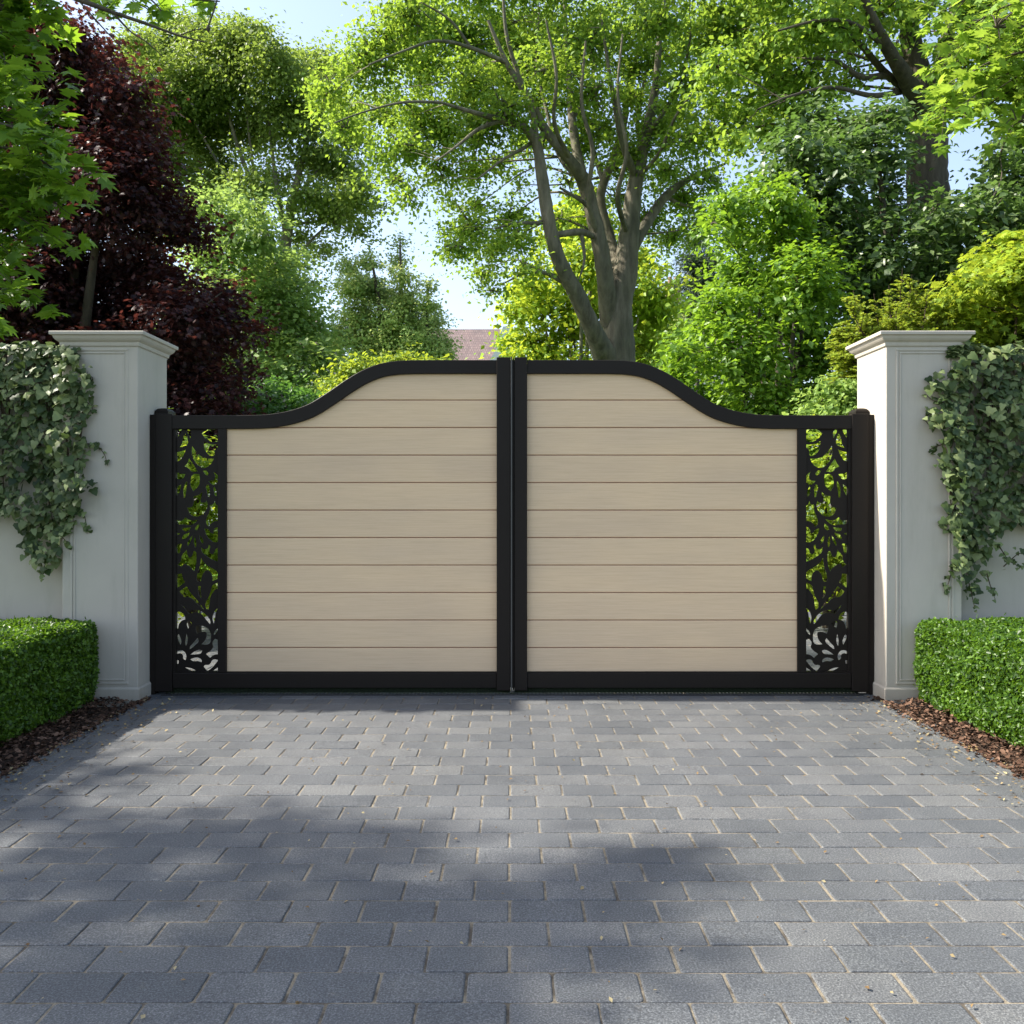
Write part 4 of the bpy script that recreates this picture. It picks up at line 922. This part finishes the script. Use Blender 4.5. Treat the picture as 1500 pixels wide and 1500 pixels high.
grow('far_conifer', 'small dark far conifer in the gap right of the central tree', 'tree', 36.0,
    [(1020, 355, 12), (1014, 378, 16), (1024, 395, 18), (1018, 418, 18), (1036, 420, 22), (1020, 450, 24), (1040, 380, 16), (1016, 338, 6)], 0.2, L['darkc'], T_NEEDLE, tw_density=60, per_twig=40, tw_r=0.45, depth=.8, bark=M['bark_dark'], seed=14, base_px=1022)
grow('distant_shrub', 'dull green bushy shrub low in the gap right of the central trunk', 'shrub', 27.0,
    [(962, 470, 22), (985, 452, 12), (950, 500, 22), (975, 505, 22), (930, 520, 26), (990, 480, 16), (960, 540, 30)], 0.13, L['conif'], T_OVAL, tw_density=34, per_twig=22, tw_r=0.32, depth=.8, seed=15, base_px=960, trunk_r=.05)

TR = [[(1395, 760, 78), (1388, 560, 70), (1375, 430, 64), (1364, 330, 60), (1358, 260, 58), (1357, 200, 56), (1352, 150, 48), (1340, 90, 34), (1330, 30, 24), (1322, -40, 14)],
      [(1354, 170, 34), (1330, 120, 24, -.5), (1300, 70, 17, -.9), (1275, 20, 12, -1.2), (1255, -40, 7, -1.4)], [(1362, 180, 34), (1376, 110, 26, .4), (1388, 50, 18, .6), (1405, -20, 10, .8)],
      [(1300, 110, 9, -.5), (1260, 112, 8, -.8), (1225, 90, 5, -1.0), (1180, 85, 3, -1.2)], [(1345, 140, 14), (1300, 110, 11, -.5), (1255, 60, 7, -.9), (1210, 30, 4, -1.2)], [(1300, 70, 8, -.9), (1250, 35, 6, -1.3), (1200, 30, 4, -1.5), (1140, 45, 2.5, -1.7)],
      [(1340, 130, 10), (1280, 140, 7, -.8), (1220, 128, 5, -1.2), (1160, 140, 3, -1.5), (1110, 160, 2, -1.7)]]
grow('dark_trunk_tree', 'large tree at the right with a thick dark trunk and yellow green foliage above', 'tree', 12.5,
    [(1062, 35, 42), (1100, 80, 48), (1055, 100, 34), (1048, 150, 26), (1085, 165, 36), (1070, 205, 20), (1130, 125, 48), (1150, 60, 55), (1200, 35, 48), (1180, 110, 42), (1120, 185, 30), (1250, 50, 46, None, .8), (1290, 15, 36, None, .8), (1230, -10, 48), (1100, 0, 56), (1165, 160, 30),
     (1215, 135, 30, None, .7), (1400, 60, 40, None, .5), (1430, 10, 50, None, .8), (1470, 60, 50, None, .6), (1310, 70, 26, None, .5), (1340, 20, 30, None, .6), (1045, 195, 14), (1250, 110, 26, None, .6), (1140, -50, 70), (1300, -50, 70), (1450, -60, 90), (1560, 20, 90), (1030, 60, 18), (1440, 120, 40, None, .6)],
    0.075, L['main'], T_OVAL, tw_density=24, per_twig=24, tw_r=0.22, flat=.4, depth=2.0, limbs=TR, spoke_k=2.0, bark=M['bark_dark'], seed=16, base_px=1395, droop=.5)
grow('evergreen_tree', 'broad dark glossy evergreen with layered boughs at the right', 'tree', 10.6,
    [(1190, 175, 42), (1175, 222, 46), (1235, 195, 48), (1285, 225, 55), (1215, 280, 56), (1145, 255, 34), (1300, 160, 30), (1305, 190, 24), (1300, 300, 50), (1365, 315, 34), (1465, 225, 26), (1485, 265, 44), (1445, 305, 48), (1400, 320, 36), (1380, 355, 46),
     (1300, 370, 56), (1240, 350, 56), (1350, 400, 48), (1440, 380, 56), (1490, 340, 50), (1200, 330, 46), (1280, 430, 48), (1530, 200, 60), (1540, 300, 80), (1400, 440, 56), (1340, 440, 45), (1480, 180, 20), (1600, 380, 100), (1500, 450, 60), (1395, 150, 22), (1250, 420, 40), (1360, 480, 60), (1265, 500, 50)],
    0.085, L['everg'], T_OVAL, tw_density=22, per_twig=20, tw_r=0.20, flat=.3, depth=1.5, bark=M['bark_dark'], seed=17, base_px=1340, trunk_r=.16, up=.9, out=.5, droop=.55, shell=.4)
grow('leafy_tree', 'bright sunlit green tree sweeping down to the right gate leaf', 'tree', 9.6,
    [(1062, 310, 30), (1098, 288, 34), (1138, 300, 42), (1042, 328, 15), (1088, 345, 46), (1150, 355, 48), (1190, 390, 44), (1075, 395, 30), (1110, 410, 46), (1062, 450, 38), (1034, 478, 28), (1010, 500, 24), (1125, 460, 54), (1185, 465, 52), (1022, 528, 30), (1080, 520, 54), (1150, 540, 56), (1205, 515, 44),
     (1002, 548, 24), (1060, 580, 45), (1120, 600, 56), (1195, 590, 50), (1238, 560, 40), (1170, 420, 54), (985, 520, 14), (1000, 520, 20), (1160, 660, 70), (1060, 650, 60), (980, 560, 20)],
    0.065, L['maple'], T_OVAL, tw_density=24, per_twig=26, tw_r=0.17, flat=.3, depth=1.2, bark=M['bark_dark'], seed=18, base_px=1130, trunk_r=.09, up=.9, shell=.4)
grow('gold_shrub', 'yellow green shrub in full sun rising behind the right pillar and ivy', 'shrub', 7.0,
    [(1482, 350, 18), (1452, 380, 28), (1490, 400, 46), (1425, 412, 22), (1402, 435, 24), (1440, 440, 46), (1490, 470, 50), (1412, 480, 34), (1540, 420, 80), (1450, 510, 40), (1500, 520, 40), (1390, 455, 14), (1620, 480, 120), (1470, 366, 16), (1420, 540, 50), (1520, 560, 60)],
    0.052, L['yellow'], T_MAPLE, tw_density=22, per_twig=20, tw_r=0.13, flat=.3, depth=.7, seed=19, base_px=1480, trunk_r=.04, up=1.0, shell=.4, bark=M['twig'])
grow('pale_green_shrub', 'light green shrub low between the right gate post and pillar', 'shrub', 8.2,
    [(1222, 560, 22), (1245, 578, 22), (1232, 605, 36), (1200, 600, 26), (1260, 600, 40)], 0.055, L['light'], T_OVAL, tw_density=30, per_twig=24, tw_r=0.14, depth=.4, seed=20, base_px=1232, trunk_r=.03)
# garden growth seen through the scrollwork
grow('garden_shrub', 'green shrub seen through the left scrollwork panel', 'shrub', 7.0,
    [(290, 690, 60), (235, 700, 60), (340, 700, 50), (290, 780, 66), (235, 820, 66), (340, 810, 60), (290, 860, 50), (180, 760, 80)], 0.05, L['lime'], T_OVAL, tw_density=22, per_twig=22, tw_r=0.16, depth=.5, seed=24, base_px=290, trunk_r=.03)
grow('garden_shrub', 'yellow green shrub seen through the right scrollwork panel', 'shrub', 7.4,
    [(1210, 690, 60), (1265, 700, 60), (1160, 700, 50), (1210, 780, 66), (1265, 820, 66), (1160, 810, 60), (1210, 860, 50), (1330, 760, 80)], 0.05, L['yellow'], T_OVAL, tw_density=22, per_twig=22, tw_r=0.16, depth=.5, seed=25, base_px=1210, trunk_r=.03)

# yew: flat sprays of needles on ascending shoots
def yew():
    rng = np.random.default_rng(41); Y = 6.9
    r = empty('yew_shrub', (float(at(1310, HZ, Y)[0]), Y, 0), 'feathery olive green conifer shrub just behind the right pillar cap', 'shrub')
    T = Tubes(); Ps, Ns, Us, Ss = [], [], [], []
    tips = [(1322, 392, 0), (1302, 418, .2), (1345, 410, .1), (1336, 402, .1), (1236, 432, -.1), (1228, 470, 0), (1250, 425, .1), (1262, 452, .2), (1218, 482, .1), (1235, 500, .2), (1280, 430, 0), (1290, 440, .3), (1360, 425, -.1), (1366, 418, .2),
            (1380, 445, 0), (1312, 440, -.2), (1330, 440, .2), (1270, 470, 0), (1245, 488, -.1), (1350, 450, .2), (1398, 460, .1), (1300, 465, -.1), (1285, 480, .2), (1260, 500, .2), (1230, 520, 0), (1320, 470, .3), (1350, 475, 0), (1375, 470, .2), (1400, 480, 0), (1250, 515, .3), (1275, 500, 0), (1215, 495, .2), (1340, 425, .3)]
    for tx, ty, dy in tips:
        E = at(tx, ty, Y+dy); B = at(1315+(tx-1315)*0.30+rng.normal(0, 8), 560+rng.uniform(-20, 40), Y+dy*.4)
        m = B*.4+E*.6; m[2] -= .02; C = T.add([B, m, E], [.012, .006, .0015], 5, 10)
        L_ = len(C)
        for q in range(30):
            f = rng.uniform(.30, .99); i = int(f*(L_-2)); ln = (1-f)*.34+.05
            tan = unit(C[i+1]-C[i]); sd = unit(np.cross(tan, unit(rng.normal(size=3)))); d = unit(sd*1.0+tan*.75+np.array([0, 0, .05])); tip = C[i]+d*ln*rng.uniform(.6, 1.1); tip[2] -= ln*.12
            c2 = T.add([C[i], (C[i]+tip)/2+[0, 0, .01], tip], [.003, .002, .001], 4, 4)
            kk = int(ln/0.0045); t = rng.uniform(0, len(c2)-1.01, kk); ii = t.astype(int); ff = (t-ii)[:, None]
            P = c2[ii]*(1-ff)+c2[ii+1]*ff; tt = unit(c2[ii+1]-c2[ii]); s2 = np.where(rng.random(kk) < .5, 1, -1)[:, None]*unit(np.cross(tt, np.array([0, -.3, 1.0])))
            Ps.append(P+s2*.008); Us.append(s2+tt*.6+rng.normal(0, .2, (kk, 3))); Ns.append(np.array([0, -.4, 1])+rng.normal(0, .3, (kk, 3))); Ss.append(rng.uniform(.022, .034, kk))
    T.build('trunk', M['twig'], r)
    P = np.vstack(Ps); print('yew', len(P))
    link('crown', leaves_mesh('crown', P, np.vstack(Ns), np.vstack(Us), np.concatenate(Ss), T_OVAL), L['yew'], r)
yew()

# a street tree standing out of frame at the left: its crown throws the dappled shade across the drive
def shade_tree():
    rng = np.random.default_rng(77)
    r = empty('unseen_street_tree', (-6.6, 0.6, 0), 'tall leafy tree standing beyond the left edge that shades the near paving', 'tree')
    T = Tubes(); base = np.array([-6.6, .6, -.05]); top = np.array([-6.2, .9, 3.0])
    T.add([base, [-6.55, .7, 1.5], top], [.2, .17, .14], 10, 6)
    Ps, Ns, Us, Ss = [], [], [], []
    for (cx, cy, cz, R) in SHADE:
        c = np.array([cx, cy, cz]); T.add([top, (top+c)/2+rng.normal(0, .15, 3), c], [.06, .04, .015], 6, 5)
        for q in range(int(50*R*R)+5):
            u = unit(rng.normal(size=3)); t = c+u*R*rng.random()**.5; T.add([c, (c+t)/2, t], [.008, .005, .002], 4, 3)
            k = 24; P = t+rng.normal(0, .10, (k, 3))*[1, 1, .5]
            Ps.append(P); Ns.append(rng.normal(size=(k, 3))+[0, 0, .8]); Us.append(rng.normal(size=(k, 3))); Ss.append(rng.uniform(.045, .10, k))
    T.build('trunk', M['bark_dark'], r)
    link('crown', leaves_mesh('crown', np.vstack(Ps), np.vstack(Ns), np.vstack(Us), np.concatenate(Ss), T_OVAL), L['maple'], r)
SUN = np.array([-0.71, 0.065, 0.70]); SUN = SUN/np.linalg.norm(SUN)
def up_sun(px, py, h):
    """a crown lobe at height h whose shade falls on the ground seen at (px,py)"""
    Yg = F*CAMZ/(py-HZ); Xg = (px-CX)*Yg/F; t = h/SUN[2]
    return (Xg+SUN[0]*t, Yg+SUN[1]*t, h)
SHADE = []
for px, py, h, R in [(60, 1190, 3.2, .22), (150, 1215, 3.4, .22), (240, 1215, 3.3, .15), (330, 1230, 3.5, .18), (420, 1195, 3.6, .15), (470, 1250, 3.4, .16), (560, 1230, 3.7, .12), (180, 1270, 3.2, .22), (300, 1290, 3.5, .20), (420, 1300, 3.6, .16), (60, 1300, 3.3, .2),
                     (560, 1300, 3.8, .13), (640, 1320, 3.6, .12), (870, 1290, 3.7, .14), (920, 1260, 3.5, .10), (1000, 1268, 3.9, .06), (700, 1370, 3.6, .16), (760, 1350, 3.4, .14), (830, 1340, 3.5, .14), (900, 1400, 3.5, .08),
                     (600, 1400, 3.3, .18), (480, 1400, 3.4, .2), (350, 1420, 3.2, .2), (200, 1400, 3.2, .22), (60, 1420, 3.3, .25), (100, 1480, 3.3, .2), (300, 1490, 3.3, .16), (560, 1480, 3.5, .15), (760, 1480, 3.5, .14), (60, 1110, 2.9, .2), (30, 1150, 3.0, .2), (160, 1130, 2.9, .12)]:
    SHADE.append((*up_sun(px, py, h), R))
shade_tree()

# ================================================================== HOUSES BEYOND
def house(label, x0, x1, yf, yb, eave, ridge, hip, chim=None, seed=1, wins=()):
    r = empty('house', ((x0+x1)/2, (yf+yb)/2, 0), label, 'house', 'houses beyond the garden')
    MB().box(x0, x1, yf, yb, -.05, eave).build('wall', M['wall_h'], r)
    ym = (yf+yb)/2; o = .35; d = .16
    mb = MB(); z0 = eave+.02
    lo = [(x0-o, yf-o, z0), (x1+o, yf-o, z0), (x1+o, yb+o, z0), (x0-o, yb+o, z0)]
    hi = [(x0+hip, ym-.04, ridge), (x1-hip, ym-.04, ridge), (x1-hip, ym+.04, ridge), (x0+hip, ym+.04, ridge)]
    rf = mb.loft([lo, [(a, b, c+d) for a, b, c in lo], hi]).build('roof', M['tile'], r)
    if chim:
        cx, w, h = chim
        ch = MB().box(cx-w/2, cx+w/2, ym-w/2, ym+w/2, ridge-1.2, ridge+h, .03).build('chimney', M['brick'], rf)
        ch.parent = rf; ch.location = (0, 0, 0)
        for q in (-.22, .22):
            T = Tubes(); T.add([(cx+q*w, ym, ridge+h-.02), (cx+q*w, ym, ridge+h+.4)], [.12, .10], 10, 2, 0)
            t = T.build('chimney_pot', M['brick'], rf); t.location = (0, 0, 0)
    for wx, wz in wins:
        f = MB().box(wx-.6, wx+.6, yf-.06, yf+.02, wz-.65, wz+.65, .01).build('window', M['white'], r)
        g = MB().box(wx-.5, wx+.5, yf-.075, yf-.055, wz-.55, wz+.55, .005).build('pane', M['glass'], f); g.location = (0, 0, 0)
    return r, rf
h1, _ = house('house with brown tiled roof and white gable end beside the central gate post', -5.4, -0.45, 40, 48, 6.6, 9.6, 0.1, seed=1, wins=[(-4.2, 5.0), (-2.0, 5.0), (-4.2, 2.2), (-2.0, 2.2)])
# rendered parapet gable at its right end, curving up out of the eaves
mb = MB()
mb.poly_prism([(-1.6, 0), (-1.6, 6.6), (-1.15, 7.1), (-0.85, 7.6), (-0.62, 8.1), (-0.48, 8.62), (-0.40, 8.86), (-0.02, 8.90), (0.05, 8.86), (0.10, 0)], 39.55, 39.95)
o = mb.build('gable_wall', M['white'], h1)
house('house with brown tiled roof at the left behind the conifer', -13.5, -8.2, 38, 46, 7.4, 10.0, 1.2, chim=(-12.6, .7, .8), seed=2, wins=[(-12, 5.4), (-10, 5.4)])
house('house with grey brown roof and chimney in the gap right of the central tree', 6.4, 12.5, 42, 50, 8.2, 11.3, .6, chim=(8.35, .75, 1.0), seed=3, wins=[(8, 6), (10.4, 6)])

# ================================================================== AIR
HAZE = 0
if HAZE:
    hm = bpy.data.materials.new('pale_haze'); hm.use_nodes = True; ntt = hm.node_tree; ntt.nodes.remove(ntt.nodes['Principled BSDF'])
    v = ntt.nodes.new('ShaderNodeVolumePrincipled'); v.inputs['Density'].default_value = HAZE; v.inputs['Color'].default_value = (.92, .95, 1, 1); v.inputs['Anisotropy'].default_value = 0.3
    ntt.links.new(v.outputs[0], ntt.nodes['Material Output'].inputs['Volume'])
    tag(MB().box(-161, 161, -121, 201, -1.1, 24).build('haze', hm), 'thin pale summer haze over the far trees and roofs', 'haze', kind='stuff')
# ================================================================== LIGHT, SKY, CAMERA
w = bpy.data.worlds.new('World'); SC.world = w; w.use_nodes = True
nt = w.node_tree; bg = nt.nodes['Background']
sky = nt.nodes.new('ShaderNodeTexSky'); sky.sky_type = 'NISHITA'; sky.sun_disc = False
el = math.asin(SUN[2]); sky.sun_elevation = el
sky.sun_rotation = math.atan2(SUN[0], SUN[1])
sky.air_density = 1.0; sky.dust_density = 2.0; sky.ozone_density = 1.0
hs = nt.nodes.new('ShaderNodeHueSaturation'); hs.inputs['Saturation'].default_value = 0.85
nt.links.new(sky.outputs[0], hs.inputs['Color']); nt.links.new(hs.outputs['Color'], bg.inputs['Color']); bg.inputs['Strength'].default_value = 0.12
sl = bpy.data.lights.new('sun', 'SUN'); sl.energy = 4.0; sl.angle = math.radians(1.2); sl.color = (1.0, 0.93, 0.82)
so = bpy.data.objects.new('sun', sl); COL.objects.link(so)
so.rotation_euler = Vector(-SUN).to_track_quat('-Z', 'Y').to_euler(); so.location = (-6, -2, 8)
cam = bpy.data.cameras.new('camera'); co = bpy.data.objects.new('camera', cam); COL.objects.link(co)
co.location = (0, 0, CAMZ); co.rotation_euler = (math.radians(90), 0, 0)
cam.sensor_width = 36; cam.lens = 36*F/1500; cam.shift_y = -0.01; cam.clip_start = 0.05; cam.clip_end = 2000
SC.camera = co
SC.view_settings.view_transform = 'Standard'; SC.view_settings.look = 'None'; SC.view_settings.gamma = 1.0
SC.view_settings.exposure = 1.52
SC.cycles.max_bounces = 5; SC.cycles.diffuse_bounces = 3; SC.cycles.transmission_bounces = 4; SC.cycles.glossy_bounces = 2
